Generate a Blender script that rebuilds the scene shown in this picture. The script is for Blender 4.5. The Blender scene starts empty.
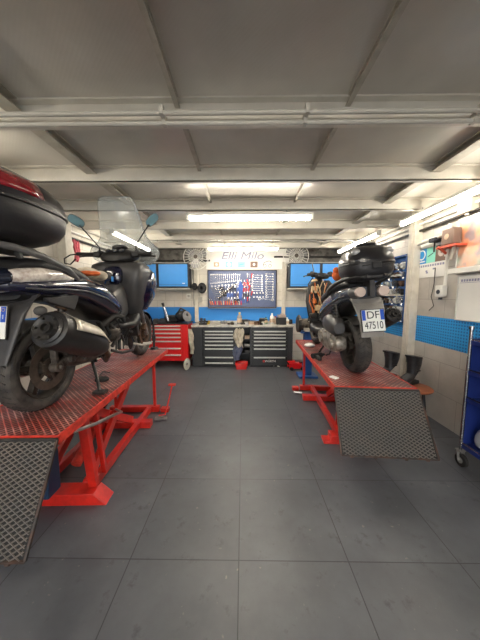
import bpy, math, random
from math import sin, cos, pi, radians as R
from mathutils import Vector as V, Matrix, Euler, Quaternion
random.seed(7)
sc = bpy.context.scene
COL = sc.collection
sc.view_settings.view_transform = 'Standard'
sc.view_settings.look = 'None'
sc.view_settings.gamma = 1
sc.view_settings.exposure = EXPOSURE = 0.5

# ------------------------------------------------------------ camera
F = 245.0; PITCH = math.atan(24/245); YAW = 0.0122
CAM = V((0, 0, 1.5))
cr = V((cos(YAW), sin(YAW), 0)); cf = V((-sin(YAW), cos(YAW), 0))
CF = cf*cos(PITCH) - V((0,0,1))*sin(PITCH); CU = cf*sin(PITCH) + V((0,0,1))*cos(PITCH)
def ray(px, py): return CF + cr*((px-240)/F) + CU*((320-py)/F)
def atY(px, py, y): d = ray(px,py); return CAM + d*((y-CAM.y)/d.y)
def atX(px, py, x): d = ray(px,py); return CAM + d*((x-CAM.x)/d.x)
def atZ(px, py, z): d = ray(px,py); return CAM + d*((z-CAM.z)/d.z)
cd = bpy.data.cameras.new('camera'); cam = bpy.data.objects.new('camera', cd); COL.objects.link(cam)
cd.sensor_fit = 'VERTICAL'; cd.sensor_height = 24; cd.lens = 24*F/640
cd.clip_start = 0.02
cam.location = CAM
cam.matrix_world = Matrix(((cr.x, CU.x, -CF.x, CAM.x), (cr.y, CU.y, -CF.y, CAM.y), (cr.z, CU.z, -CF.z, CAM.z), (0,0,0,1)))
sc.camera = cam

# ------------------------------------------------------------ materials
def lin(c):
    return tuple(((x/255)/12.92 if x/255 <= 0.04045 else ((x/255+0.055)/1.055)**2.4) for x in c)
MATS = {}
class NT:
    def __init__(s, m): s.t = m.node_tree; s.n = s.t.nodes; s.l = s.t.links
    def node(s, ty, **k):
        n = s.n.new(ty)
        for a, b in k.items(): setattr(n, a, b)
        return n
    def link(s, a, b): s.l.new(a, b)
    def math(s, op, a, b=None, c=None):
        n = s.n.new('ShaderNodeMath'); n.operation = op
        for i, x in enumerate((a, b, c)):
            if x is None: continue
            if isinstance(x, (int, float)): n.inputs[i].default_value = x
            else: s.l.new(x, n.inputs[i])
        return n.outputs[0]
    def mix(s, fac, a, b):
        n = s.n.new('ShaderNodeMix'); n.data_type = 'RGBA'
        if isinstance(fac, (int, float)): n.inputs[0].default_value = fac
        else: s.l.new(fac, n.inputs[0])
        for i, x in ((6, a), (7, b)):
            if isinstance(x, tuple): n.inputs[i].default_value = (*x, 1)
            else: s.l.new(x, n.inputs[i])
        return n.outputs[2]
    def xyz(s, kind='Object'):
        tc = s.n.new('ShaderNodeTexCoord'); sp = s.n.new('ShaderNodeSeparateXYZ'); s.l.new(tc.outputs[kind], sp.inputs[0])
        return tc.outputs[kind], sp.outputs
    def noise(s, vec, scale, detail=4, rough=0.55):
        n = s.n.new('ShaderNodeTexNoise'); n.inputs['Scale'].default_value = scale; n.inputs['Detail'].default_value = detail
        n.inputs['Roughness'].default_value = rough
        if vec is not None: s.l.new(vec, n.inputs['Vector'])
        return n.outputs[0]
    def ramp(s, fac, lo, hi):
        n = s.n.new('ShaderNodeMapRange'); n.inputs[1].default_value = lo; n.inputs[2].default_value = hi
        s.l.new(fac, n.inputs[0]); return n.outputs[0]
    def bump(s, h, strength, dist):
        n = s.n.new('ShaderNodeBump'); n.inputs['Strength'].default_value = strength; n.inputs['Distance'].default_value = dist
        s.l.new(h, n.inputs['Height']); s.l.new(n.outputs[0], s.bsdf.inputs['Normal'])
def newmat(name):
    m = bpy.data.materials.new(name); m.use_nodes = True
    t = NT(m); t.bsdf = t.n['Principled BSDF']; MATS[name] = m
    return m, t
def pm(name, col, rough=0.5, metal=0.0, col2=None, nscale=12, amt=0.5, bump=0.0, bscale=60, coat=0, spec=None, trans=0, alpha=1, emit=None):
    """plain procedural material: two tones mixed by noise (wear and dirt), optional fine bump"""
    m, t = newmat(name); b = t.bsdf
    c = lin(col)
    vec, _ = t.xyz()
    if col2 is None: c2 = tuple(x*0.72 for x in c)
    else: c2 = lin(col2)
    nz = t.noise(vec, nscale)
    t.link(t.mix(t.math('MULTIPLY', t.ramp(nz, 0.4, 0.68), amt), c, c2), b.inputs['Base Color'])
    b.inputs['Roughness'].default_value = rough; b.inputs['Metallic'].default_value = metal
    if coat: b.inputs['Coat Weight'].default_value = coat; b.inputs['Coat Roughness'].default_value = 0.08
    if spec is not None: b.inputs['Specular IOR Level'].default_value = spec
    if trans: b.inputs['Transmission Weight'].default_value = trans; b.inputs['IOR'].default_value = 1.1
    if alpha < 1: b.inputs['Alpha'].default_value = alpha
    if bump: t.bump(t.noise(vec, bscale, 3), bump, 0.003)
    if emit:
        b.inputs['Emission Color'].default_value = (*lin(emit[0]), 1); b.inputs['Emission Strength'].default_value = emit[1]
    return m
pm('black_plastic', (27,26,27), 0.45, nscale=6, bump=0.15, bscale=300)
pm('box_black', (33,32,34), 0.42, bump=0.25, bscale=400)
pm('box_lid', (29,28,31), 0.28, coat=0.3)
pm('dark_plastic', (40,39,39), 0.5, col2=(70,66,62), amt=0.45, bump=0.2, bscale=300)
pm('grey_plastic', (84,83,83), 0.4, col2=(64,63,62), amt=0.6, bump=0.15, bscale=300)
pm('mid_grey_plastic', (54,53,54), 0.42, col2=(76,73,70), amt=0.4, bump=0.15, bscale=200)
pm('navy_paint', (10,13,40), 0.12, coat=1.0, amt=0.2)
pm('graphite_paint', (66,70,82), 0.2, coat=0.8, amt=0.3)
pm('black_paint', (24,24,27), 0.25, coat=0.5)
pm('rear_guard_grey', (134,130,124), 0.4, col2=(110,104,98), amt=0.5)
pm('silver_cast', (168,162,152), 0.4, 0.65, col2=(84,74,64), nscale=18, amt=0.9, bump=0.3, bscale=80)
pm('dirty_cast', (100,92,84), 0.55, 0.4, col2=(52,44,38), nscale=22, amt=1.0, bump=0.4, bscale=70)
pm('plastic_orange_red', (214,92,66), 0.4)
pm('steel', (176,174,170), 0.3, 0.85, col2=(120,116,110), amt=0.6)
pm('chrome', (165,165,168), 0.2, 1.0, amt=0.2)
pm('dark_steel', (70,68,66), 0.42, 0.7, col2=(40,36,34), amt=0.7)
pm('rust_steel', (104,78,60), 0.6, 0.5, col2=(60,44,34), nscale=30, amt=1.0)
pm('muffler_black', (34,33,33), 0.42, 0.2, col2=(62,57,52), nscale=9, amt=0.5, bump=0.1)
pm('heat_shield', (186,178,164), 0.35, 0.3, col2=(150,140,126), amt=0.5)
pm('rubber', (26,25,24), 0.75, col2=(52,48,44), nscale=9, amt=0.6)
pm('seat_vinyl', (24,23,25), 0.55, bump=0.3, bscale=220)
pm('wire_black', (18,18,18), 0.5)
pm('wire_orange', (196,104,44), 0.5)
pm('wire_beige', (196,168,128), 0.6)
pm('red_paint', (206,38,26), 0.35, col2=(150,30,24), nscale=14, amt=0.5, coat=0.25)
pm('red_paint_worn', (212,58,42), 0.45, col2=(120,34,28), nscale=20, amt=0.7)
pm('red_cabinet', (214,22,24), 0.3, coat=0.4, amt=0.15)
pm('blue_cabinet', (66,152,232), 0.4, amt=0.12)
pm('blue_paint', (36,84,150), 0.4, amt=0.3)
pm('navy_cart', (26,44,110), 0.4, amt=0.3)
pm('navy_board', (84,96,130), 0.45, amt=0.3)
pm('bench_dark', (48,50,52), 0.45, amt=0.3)
pm('drawer_dark', (35,37,39), 0.4, amt=0.3)
pm('frame_dark', (30,34,46), 0.4)
pm('handle_alu', (206,206,200), 0.35, 0.2)
pm('worktop', (206,200,188), 0.35, 0.15, col2=(130,122,110), nscale=8, amt=0.8)
pm('white_plastic', (226,224,216), 0.5, amt=0.1)
pm('white_paint', (214,210,200), 0.5, col2=(188,182,170), amt=0.4)
pm('cream_paint', (206,200,186), 0.5, col2=(176,168,152), amt=0.5)
pm('beam_paint', (216,211,199), 0.5, col2=(186,181,169), nscale=4, amt=0.5)
pm('bar_paint', (186,180,166), 0.5, 0.05, col2=(146,140,128), amt=0.6)
pm('conduit_grey', (176,172,162), 0.45, amt=0.3)
pm('paper', (236,234,228), 0.7, amt=0.06)
pm('cloth_cream', (206,196,176), 0.9, col2=(150,140,122), nscale=14, amt=0.8, bump=0.5, bscale=40)
pm('cloth_blue', (96,104,126), 0.9, col2=(60,64,84), amt=0.8, bump=0.5, bscale=40)
pm('cloth_orange', (214,104,52), 0.9, amt=0.5, bump=0.5, bscale=40)
pm('cloth_red', (214,104,116), 0.9, amt=0.5, bump=0.5, bscale=40)
pm('wood_seat', (160,92,58), 0.4, col2=(124,66,40), nscale=10, amt=0.8, coat=0.3)
pm('boot_black', (32,32,35), 0.38, col2=(66,64,66), amt=0.4, bump=0.5, bscale=30)
pm('plastic_red', (200,34,30), 0.4)
pm('plastic_green', (70,120,76), 0.4)
pm('plastic_yellow', (206,170,60), 0.4)
pm('plastic_blue', (58,96,180), 0.4)
pm('plastic_orange', (216,112,48), 0.4)
pm('teal_print', (140,222,200), 0.6, amt=0.1)
pm('blue_print', (36,140,210), 0.6, amt=0.1)
pm('lightblue_print', (130,190,226), 0.6, amt=0.1)
pm('brown_print', (120,98,86), 0.6, amt=0.1)
pm('beige_print', (190,164,140), 0.6, amt=0.1)
pm('ink_grey', (150,150,176), 0.6)
pm('ink_dark', (36,38,48), 0.6)
pm('plate_white', (232,232,226), 0.4, amt=0.15)
pm('plate_blue', (36,84,190), 0.4)
pm('lens_red', (118,12,24), 0.1, coat=1.0, amt=0.1)
pm('lens_clear', (214,206,196), 0.12, coat=1.0, col2=(150,130,120), nscale=40, amt=0.7)
pm('lens_smoke', (26,30,44), 0.08, coat=1.0)
pm('mirror_glass', (110,150,168), 0.08, 0.5)
pm('bag_plastic', (196,200,206), 0.25, bump=0.8, bscale=18, amt=0.5)
pm('dark_wall_block', (120,116,108), 0.8, col2=(76,72,66), nscale=9, amt=0.9, bump=0.4)
pm('tube_glow', (255,250,238), 0.5, emit=((255,246,230), 48.0))

pm('concrete_yard', (150,148,142), 0.9)
pm('tube_glow_single', (255,250,238), 0.5, emit=((255,246,230), 26.0))
pm('disc_brown', (88,76,66), 0.5, 0.4, col2=(52,46,42), nscale=20, amt=0.8)
# clear acrylic windscreen
m, t = newmat('acrylic')
mixs = t.node('ShaderNodeMixShader'); tr = t.node('ShaderNodeBsdfTransparent'); tr.inputs[0].default_value = (0.93,0.95,0.95,1)
gl = t.node('ShaderNodeBsdfGlossy'); gl.inputs['Roughness'].default_value = 0.12; gl.inputs[0].default_value = (1,1,1,1)
df = t.node('ShaderNodeBsdfDiffuse'); df.inputs[0].default_value = (0.75,0.78,0.78,1)
lw = t.node('ShaderNodeLayerWeight'); lw.inputs[0].default_value = 0.35
m1 = t.node('ShaderNodeMixShader'); t.link(t.math('ADD', t.math('MULTIPLY', lw.outputs['Fresnel'], 0.8), 0.03), m1.inputs[0]); t.link(tr.outputs[0], m1.inputs[1]); t.link(gl.outputs[0], m1.inputs[2])
vec, _ = t.xyz()
t.link(t.math('ADD', t.math('MULTIPLY', t.noise(vec, 9), 0.16), 0.09), mixs.inputs[0]); t.link(m1.outputs[0], mixs.inputs[1]); t.link(df.outputs[0], mixs.inputs[2])
t.link(mixs.outputs[0], t.n['Material Output'].inputs[0])

# grey rubber floor mats of 0.62 m with seams, scuffs and stains
def seam(t, coord, period, phase, width):
    f = t.math('FRACT', t.math('DIVIDE', t.math('ADD', coord, phase), period))
    d = t.math('MULTIPLY', t.math('MINIMUM', f, t.math('SUBTRACT', 1.0, f)), period)
    return t.math('LESS_THAN', d, width)
m, t = newmat('rubber_mats'); vec, c = t.xyz()
TILE = 0.622
sm = t.math('MAXIMUM', seam(t, c[0], TILE, 0.022, 0.0028), seam(t, c[1], TILE, -0.012, 0.0028))
tx = t.math('FLOOR', t.math('DIVIDE', t.math('ADD', c[0], 0.022), TILE)); ty = t.math('FLOOR', t.math('DIVIDE', t.math('ADD', c[1], -0.012), TILE))
cb = t.node('ShaderNodeCombineXYZ'); t.link(tx, cb.inputs[0]); t.link(ty, cb.inputs[1])
wn = t.node('ShaderNodeTexWhiteNoise'); t.link(cb.outputs[0], wn.inputs[0])
n1 = t.noise(vec, 2.2, 6, 0.6); n2 = t.noise(vec, 9, 5, 0.7)
base = t.mix(t.ramp(n1, 0.35, 0.7), lin((74,76,81)), lin((98,100,105)))
base = t.mix(t.math('MULTIPLY', wn.outputs[0], 0.35), base, lin((66,68,73)))
stain = t.math('MULTIPLY', t.ramp(n2, 0.58, 0.70), 0.6)
base = t.mix(stain, base, lin((52,51,52)))
n3 = t.noise(vec, 26, 2, 0.5); spots = t.math('MULTIPLY', t.ramp(n3, 0.70, 0.76), 0.35)
base = t.mix(spots, base, lin((150,142,128)))
base = t.mix(t.math('MULTIPLY', sm, 0.75), base, lin((28,28,29)))
t.link(base, t.bsdf.inputs['Base Color'])
t.link(t.math('ADD', t.math('MULTIPLY', n1, 0.3), 0.26), t.bsdf.inputs['Roughness'])
t.bump(t.math('ADD', t.math('MULTIPLY', t.noise(vec, 180, 2), 0.15), t.math('MULTIPLY', sm, -1.0)), 0.5, 0.004)

# block / tile walls with joints: u runs along the wall, z up
def wall_mat(name, axis, colA, colB, joint, bw, bh, zoff, band=None, peg=False, jw=0.004, dark_above=None):
    m, t = newmat(name); vec, c = t.xyz('Object'); u = c[axis]
    row = t.math('FLOOR', t.math('DIVIDE', t.math('ADD', c[2], zoff), bh))
    off = t.math('MULTIPLY', t.math('MODULO', t.math('ABSOLUTE', row), 2.0), bw/2)
    uu = t.math('ADD', u, off)
    js = t.math('MAXIMUM', seam(t, uu, bw, 20*bw, jw), seam(t, c[2], bh, zoff, jw))
    colm = t.mix(t.ramp(t.noise(vec, 3.5, 6, 0.65), 0.35, 0.68), lin(colA), lin(colB))
    colm = t.mix(t.math('MULTIPLY', js, 0.6), colm, lin(joint))
    h = t.math('MULTIPLY', js, -1.0)
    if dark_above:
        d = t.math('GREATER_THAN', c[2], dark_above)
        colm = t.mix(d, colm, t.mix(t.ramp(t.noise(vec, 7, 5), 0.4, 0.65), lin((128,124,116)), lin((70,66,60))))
    if band:
        z0, z1, bc = band
        b = t.math('MULTIPLY', t.math('GREATER_THAN', c[2], z0), t.math('LESS_THAN', c[2], z1))
        bcol = lin(bc)
        if peg:
            fu = t.math('SUBTRACT', t.math('FRACT', t.math('MULTIPLY', u, 30)), 0.5)
            fz = t.math('SUBTRACT', t.math('FRACT', t.math('MULTIPLY', c[2], 30)), 0.5)
            dot = t.math('LESS_THAN', t.math('ADD', t.math('MULTIPLY', fu, fu), t.math('MULTIPLY', fz, fz)), 0.085)
            bcol = t.mix(t.math('MULTIPLY', dot, 0.8), lin(bc), lin((14,66,128)))
        colm = t.mix(b, colm, bcol)
    t.link(colm, t.bsdf.inputs['Base Color']); t.bsdf.inputs['Roughness'].default_value = 0.55
    t.bump(h, 0.4, 0.003)
    return m
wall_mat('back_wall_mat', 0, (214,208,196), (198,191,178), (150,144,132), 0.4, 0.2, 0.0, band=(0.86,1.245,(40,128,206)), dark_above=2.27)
wall_mat('right_wall_mat', 1, (190,184,176), (172,166,158), (120,114,106), 0.52, 0.37, 0.02, band=(0.905,1.245,(38,146,214)), peg=True, jw=0.003)
wall_mat('left_wall_mat', 1, (212,207,196), (196,190,178), (150,144,132), 0.4, 0.2, 0.0, band=(0.905,1.245,(40,128,206)))

# embossed translucent-looking ceiling sheet
m, t = newmat('ceiling_sheet'); vec, c = t.xyz()
g = t.math('MULTIPLY', t.math('SINE', t.math('MULTIPLY', c[0], 250)), t.math('SINE', t.math('MULTIPLY', c[1], 250)))
big = t.noise(vec, 1.6, 4)
t.link(t.mix(t.ramp(big, 0.35, 0.7), lin((206,201,190)), lin((180,175,164))), t.bsdf.inputs['Base Color'])
t.bsdf.inputs['Specular IOR Level'].default_value = 1.0; t.bsdf.inputs['Roughness'].default_value = 0.28
t.bump(g, 0.06, 0.003)

# red tread plate, darker between the raised lines, patchy dirt and worn edges
def tread(name, k, lo, hi, worn, dirt):
    m, t = newmat(name); vec, c = t.xyz()
    a = t.math('PINGPONG', t.math('MULTIPLY', t.math('ADD', c[0], t.math('MULTIPLY', c[1], 1.05)), k), 0.5)
    b = t.math('PINGPONG', t.math('MULTIPLY', t.math('SUBTRACT', c[0], t.math('MULTIPLY', c[1], 1.05)), k), 0.5)
    line = t.math('MAXIMUM', t.ramp(a, 0.34, 0.44), t.ramp(b, 0.34, 0.44))
    wear = t.ramp(t.noise(vec, 5, 5, 0.7), 0.42, 0.6)
    col = t.mix(line, lin(lo), lin(hi))
    col = t.mix(t.math('MULTIPLY', wear, t.math('MULTIPLY', line, 0.75)), col, lin(worn))
    col = t.mix(t.math('MULTIPLY', t.ramp(t.noise(vec, 3.2, 5, 0.65), 0.46, 0.64), 0.8), col, lin(dirt))
    t.link(col, t.bsdf.inputs['Base Color']); t.bsdf.inputs['Roughness'].default_value = 0.42; t.bsdf.inputs['Metallic'].default_value = 0.2
    t.bump(line, 0.8, 0.004)
tread('red_tread', 24, (88,38,34), (200,84,70), (222,186,176), (84,62,58))
# tyre tread
m, t = newmat('tyre'); vec, c = t.xyz()
t.link(t.mix(t.ramp(t.noise(vec, 10, 5), 0.4, 0.7), lin((34,32,31)), lin((78,72,66))), t.bsdf.inputs['Base Color'])
t.bsdf.inputs['Roughness'].default_value = 0.68
w = t.node('ShaderNodeTexWave'); w.inputs['Scale'].default_value = 9; w.inputs['Distortion'].default_value = 3; t.link(vec, w.inputs[0])
t.bump(t.ramp(w.outputs[1], 0.25, 0.4), 0.5, 0.006)
# poster
m, t = newmat('poster_print'); vec, c = t.xyz()
n = t.noise(vec, 3.2, 2); n2 = t.noise(vec, 5.1, 2)
col = t.mix(t.ramp(n, 0.42, 0.58), lin((150,184,172)), lin((228,158,120)))
col = t.mix(t.math('MULTIPLY', t.ramp(n2, 0.5, 0.62), 0.8), col, lin((120,122,136)))
t.link(col, t.bsdf.inputs['Base Color']); t.bsdf.inputs['Specular IOR Level'].default_value = 1.0; t.bsdf.inputs['Roughness'].default_value = 0.28

# ------------------------------------------------------------ mesh builder
class B:
    def __init__(s): s.v = []; s.f = []; s.m = []; s.mi = 0; s.X = None
    def add(s, vs, fs):
        o = len(s.v)
        s.v += [tuple(s.X @ V(p)) if s.X else tuple(p) for p in vs]
        for f in fs: s.f.append([i+o for i in f]); s.m.append(s.mi)
        return s
    def mat(s, i): s.mi = i; return s
    def box(s, c, d, rot=None):
        c = V(c); Q = Euler(rot).to_matrix() if rot is not None else Matrix.Identity(3)
        vs = [c + Q @ V((sx*d[0]/2, sy*d[1]/2, sz*d[2]/2)) for sx in (-1,1) for sy in (-1,1) for sz in (-1,1)]
        return s.add(vs, [(0,1,3,2),(4,6,7,5),(0,4,5,1),(2,3,7,6),(0,2,6,4),(1,5,7,3)])
    def span(s, a, b): # axis aligned box from corner to corner
        a, b = V(a), V(b); return s.box((a+b)/2, [abs(x) for x in (b-a)])
    def frame(s, d):
        d = V(d).normalized(); up = V((0,0,1)) if abs(d.z) < 0.95 else V((1,0,0))
        x = d.cross(up).normalized(); return x, x.cross(d).normalized(), d
    def bar(s, p0, p1, w, h):
        p0, p1 = V(p0), V(p1); x, y, d = s.frame(p1-p0)
        vs = [p + x*a*w/2 + y*b*h/2 for p in (p0,p1) for a,b in ((-1,-1),(1,-1),(1,1),(-1,1))]
        return s.add(vs, [(3,2,1,0),(4,5,6,7),(0,1,5,4),(1,2,6,5),(2,3,7,6),(3,0,4,7)])
    def loft(s, rings, cap=True, closed=False):
        n = len(rings[0]); vs = [p for r in rings for p in r]; fs = []
        m = len(rings)
        for i in range(m if closed else m-1):
            j = (i+1) % m
            for k in range(n): fs.append((i*n+k, i*n+(k+1)%n, j*n+(k+1)%n, j*n+k))
        if cap and not closed: fs += [list(range(n))[::-1], [(m-1)*n+k for k in range(n)]]
        return s.add(vs, fs)
    def tube(s, pts, r, seg=8, closed=False):
        pts = [V(p) for p in pts]; rings = []; n = len(pts)
        rr = r if isinstance(r, (list, tuple)) else [r]*n
        prev = None
        for i, p in enumerate(pts):
            a = pts[(i-1) % n] if (closed or i) else p; b = pts[(i+1) % n] if (closed or i < n-1) else p
            x, y, d = s.frame(b-a)
            if prev is not None:
                x = (prev - d*prev.dot(d)).normalized(); y = x.cross(d).normalized()
            prev = x
            rings.append([p + (x*cos(2*pi*k/seg) + y*sin(2*pi*k/seg))*rr[i] for k in range(seg)])
        return s.loft(rings, True, closed)
    def cyl(s, p0, p1, r0, r1=None, seg=20): return s.tube([p0, p1], [r0, r0 if r1 is None else r1], seg)
    def lathe(s, prof, o, axis, seg=32, closed=False):
        o = V(o); x, y, d = s.frame(axis)
        return s.loft([[o + d*h + (x*cos(2*pi*k/seg) + y*sin(2*pi*k/seg))*r for k in range(seg)] for r, h in prof], not closed, closed)
    def ring(s, c, ax, ay, hx, hy, e=2.0, n=28, a0=0, a1=2*pi):
        c, ax, ay = V(c), V(ax), V(ay); out = []
        full = abs(a1-a0-2*pi) < 1e-6
        for k in range(n):
            a = a0 + (a1-a0)*k/(n if full else n-1); ca, sa = cos(a), sin(a)
            out.append(c + ax*hx*math.copysign(abs(ca)**(2/e), ca) + ay*hy*math.copysign(abs(sa)**(2/e), sa))
        return out
    def ylo(s, secs, n=28): # sections (y, cx, cz, hx, hz, e)
        return s.loft([s.ring((cx,y,cz), (1,0,0), (0,0,1), hx, hz, e, n) for y,cx,cz,hx,hz,e in secs])
    def zlo(s, secs, n=32): # sections (z, cx, cy, hx, hy, e)
        return s.loft([s.ring((cx,cy,z), (1,0,0), (0,1,0), hx, hy, e, n) for z,cx,cy,hx,hy,e in secs])
    def ell(s, c, r, n=16, m=9):
        c = V(c); rr = (r,r,r) if isinstance(r, (int,float)) else r
        return s.loft([[c + V((rr[0]*sin(pi*i/m)*cos(2*pi*k/n), rr[1]*sin(pi*i/m)*sin(2*pi*k/n), -rr[2]*cos(pi*i/m))) for k in range(n)] for i in [0.15]+list(range(1,m))+[m-0.15]])
    def prism(s, pts, ext):
        pts = [V(p) for p in pts]; ext = V(ext); n = len(pts)
        return s.add(pts + [p+ext for p in pts], [list(range(n))[::-1], list(range(n,2*n))] + [(i,(i+1)%n,n+(i+1)%n,n+i) for i in range(n)])
    def build(s, name, mats, parent=None, loc=None, rot=None, bevel=0, sharp=40, sub=0, solid=0):
        me = bpy.data.meshes.new(name)
        org = V((0,0,0))
        me.from_pydata([tuple(V(p)) for p in s.v], [], s.f)
        mats = mats if isinstance(mats, (list, tuple)) else [mats]
        for q in mats: me.materials.append(MATS[q])
        for p, i in zip(me.polygons, s.m): p.material_index = i; p.use_smooth = True
        me.validate()
        import bmesh
        bm = bmesh.new(); bm.from_mesh(me); bmesh.ops.recalc_face_normals(bm, faces=bm.faces); bm.to_mesh(me); bm.free()
        me.set_sharp_from_angle(angle=R(sharp))
        o = bpy.data.objects.new(name, me); COL.objects.link(o)
        if parent: o.parent = parent
        if loc is not None: o.location = loc
        if rot is not None: o.rotation_euler = rot
        if sub: md = o.modifiers.new('sub', 'SUBSURF'); md.levels = md.render_levels = sub
        if solid: md = o.modifiers.new('solid', 'SOLIDIFY'); md.thickness = solid
        if bevel: md = o.modifiers.new('bevel', 'BEVEL'); md.width = bevel; md.segments = 2; md.limit_method = 'ANGLE'; md.angle_limit = R(50); md.harden_normals = False
        return o
def tag(o, label=None, cat=None, group=None, kind=None):
    if label: o['label'] = label
    if cat: o['category'] = cat
    if group: o['group'] = group
    if kind: o['kind'] = kind
    return o
def thing(name, label, cat, loc=(0,0,0), rot=(0,0,0), group=None):
    o = bpy.data.objects.new(name, None); o.empty_display_size = 0.1; COL.objects.link(o)
    o.location = loc; o.rotation_euler = rot
    return tag(o, label, cat, group)
def struct(name, b, mats, parent=None, **k):
    o = b.build(name, mats, parent, **k)
    if not parent: o['kind'] = 'structure'
    return o
def solo(b, name, mats, label, cat, loc, group=None, rot=(0,0,0), **k):
    return tag(b.build(name, mats, None, loc, rot, **k), label, cat, group)
def copy_tree(o, parent=None):
    c = o.copy(); COL.objects.link(c); c.parent = parent
    for ch in [x for x in o.children]: copy_tree(ch, c)
    return c
def text(name, s, size, mat, parent, loc, rot, shear=0, ext=0.001, sx=1, off=0):
    cu = bpy.data.curves.new(name, 'FONT'); cu.body = s; cu.size = size; cu.shear = shear; cu.extrude = ext; cu.offset = off
    cu.align_x = 'CENTER'; cu.align_y = 'CENTER'
    tmp = bpy.data.objects.new('tmp', cu); COL.objects.link(tmp)
    bpy.context.view_layer.update()
    me = bpy.data.meshes.new_from_object(tmp.evaluated_get(bpy.context.evaluated_depsgraph_get()))
    bpy.data.objects.remove(tmp); me.materials.clear(); me.materials.append(MATS[mat])
    o = bpy.data.objects.new(name, me); COL.objects.link(o); o.parent = parent; o.location = loc; o.rotation_euler = rot
    o.scale = (sx,1,1)
    return o
# ------------------------------------------------------------ room
XL, XR, YB, YF, ZC = -2.45, 2.33, 5.70, -3.0, 2.62
struct('floor', B().span((XL-.1,YF-.1,-0.1), (XR+.1,YB+.1,0)), 'rubber_mats')
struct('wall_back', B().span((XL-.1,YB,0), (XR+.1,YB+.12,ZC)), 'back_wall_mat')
struct('wall_right', B().span((XR,YF,0), (XR+.12,YB,ZC)), 'right_wall_mat')
struct('wall_left', B().span((XL-.12,YF,0), (XL,YB,ZC)), 'left_wall_mat')
struct('wall_front', B().span((XL-.1,YF-.12,0), (XL+.35,YF,ZC)).span((XR-.35,YF-.12,0), (XR+.1,YF,ZC)).span((XL+.35,YF-.12,2.35), (XR-.35,YF,ZC)), 'white_paint')  # out of view; the wide opening is added to let fill light in
struct('ground', B().span((-9,YF-9,-0.12), (9,YF-.1,-.02)), 'concrete_yard')
struct('ceiling', B().span((XL-.15,YF-.15,ZC), (XR+.15,YB+.15,ZC+.08)), 'ceiling_sheet')
n = 0
BEAMS = [-1.35, -0.63, 0.09, 0.81, 1.53, 2.25, 2.98, 3.78, 4.50, 5.25]
for y in BEAMS:
    n += 1
    # a folded steel channel: web facing the front wall, flanges top and bottom
    b = B().span((XL,y,2.50), (XR,y+0.008,ZC)).span((XL,y,2.50), (XR,y+0.045,2.508)).span((XL,y+.037,2.508), (XR,y+.045,2.53)).span((XL,y-.04,ZC-.01),(XR,y+.07,ZC))
    struct('trim_%d' % n, b, 'beam_paint')
ys = [YF] + BEAMS + [YB]
for i in range(len(ys)-1):
    y0, y1 = ys[i]+0.07, ys[i+1]
    for x, w, h in ((-1.33,0.09,0.05), (-0.38,0.028,0.03), (0.60,0.028,0.03), (1.66,0.09,0.05)):
        if h == 0.05 and i < 4: continue
        n += 1
        b = B().span((x-w/2,y0,ZC-0.006), (x+w/2,y1,ZC))
        b.span((x-0.004,y0,ZC-h), (x+0.004,y1,ZC))
        b.span((x-w/2,y0,ZC-h-0.006), (x+w/2,y1,ZC-h))
        struct('trim_%d' % n, b, 'bar_paint')
for y, z in ((1.455,2.507), (1.50,2.483), (4.40,2.44)):
    solo(B().tube([(XL+.01,0,0), (XR-.01,0,0)], 0.013, 10).box((0.35,0,.012),(.02,.035,.05)).box((-0.45,0,.012),(.02,.035,.05)).box((1.3,0,.012),(.02,.035,.05)).box((-1.5,0,.012),(.02,.035,.05)),
         'ceiling_conduit', 'conduit_grey',
         {2.507:'front one of the two grey conduit pipes clipped under the nearest ceiling beam', 2.483:'rear one of the two grey conduit pipes clipped under the nearest ceiling beam', 2.44:'grey conduit pipe crossing the ceiling near the back wall'}[z], 'pipe', (0,y,z))
# pillars
n += 1; struct('trim_%d' % n, B().span((XR-.10,3.30,0), (XR,3.42,ZC)).span((XR-.11,3.33,0),(XR-.10,3.39,ZC)), 'cream_paint', bevel=.004)
n += 1; struct('trim_%d' % n, B().span((XL,3.27,0), (XL+.12,3.40,ZC)), 'cream_paint', bevel=.004)
n += 1; struct('trim_%d' % n, B().span((XL,YB-.10,0), (XL+.10,YB,ZC)), 'cream_paint')
# two slim wall posts either side of the tool board
for px in (196.5, 283.5):
    p = atY(px, 300, YB-.04); n += 1
    struct('trim_%d' % n, B().span((p.x-.04,YB-.06,0.9), (p.x+.04,YB,2.27)), 'cream_paint')

# ------------------------------------------------------------ lamps
def tube_lamp(label, p0, p1, ntube, group='fluorescent batten lamps'):
    p0, p1 = V(p0), V(p1); c = (p0+p1)/2; L = (p1-p0).length; rz = math.atan2(p1.y-p0.y, p1.x-p0.x)
    t = thing('fluorescent_lamp', label, 'lamp', (c.x,c.y,c.z), (0,0,rz), group)
    B().span((-L/2,-.02 if ntube==1 else -.05,.014), (L/2,.02 if ntube==1 else .05,.05)).build('housing', 'white_plastic', t, bevel=.008)
    for s in (-1,1):
        B().span((s*L/2-.02,-.03,-.03), (s*L/2+.02,.03,.05)).build('end_cap', 'white_plastic', t, bevel=.006)
    for k in range(ntube):
        y = (k-(ntube-1)/2)*.045
        B().cyl((-L/2+.02,y,-.008), (L/2-.02,y,-.008), .0165 if ntube==2 else .026, seg=12).build('lamp_tube', 'tube_glow' if ntube==2 else 'tube_glow_single', t)
    for s in (-.3,.3):
        B().cyl((s*L,0,.05), (s*L,0,max(.06,2.50-c.z if True else .1)), .006, seg=8).build('hanger', 'steel', t)
    return t
ZT = 2.42
def Lp(a, b): return (atZ(*a, ZT), atZ(*b, ZT))
p, q = Lp((190,220.5),(308,221.5)); p.y = q.y = 3.0; tube_lamp('long fluorescent batten hanging across the middle of the garage, nearer the viewer', p, q, 2)
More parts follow.
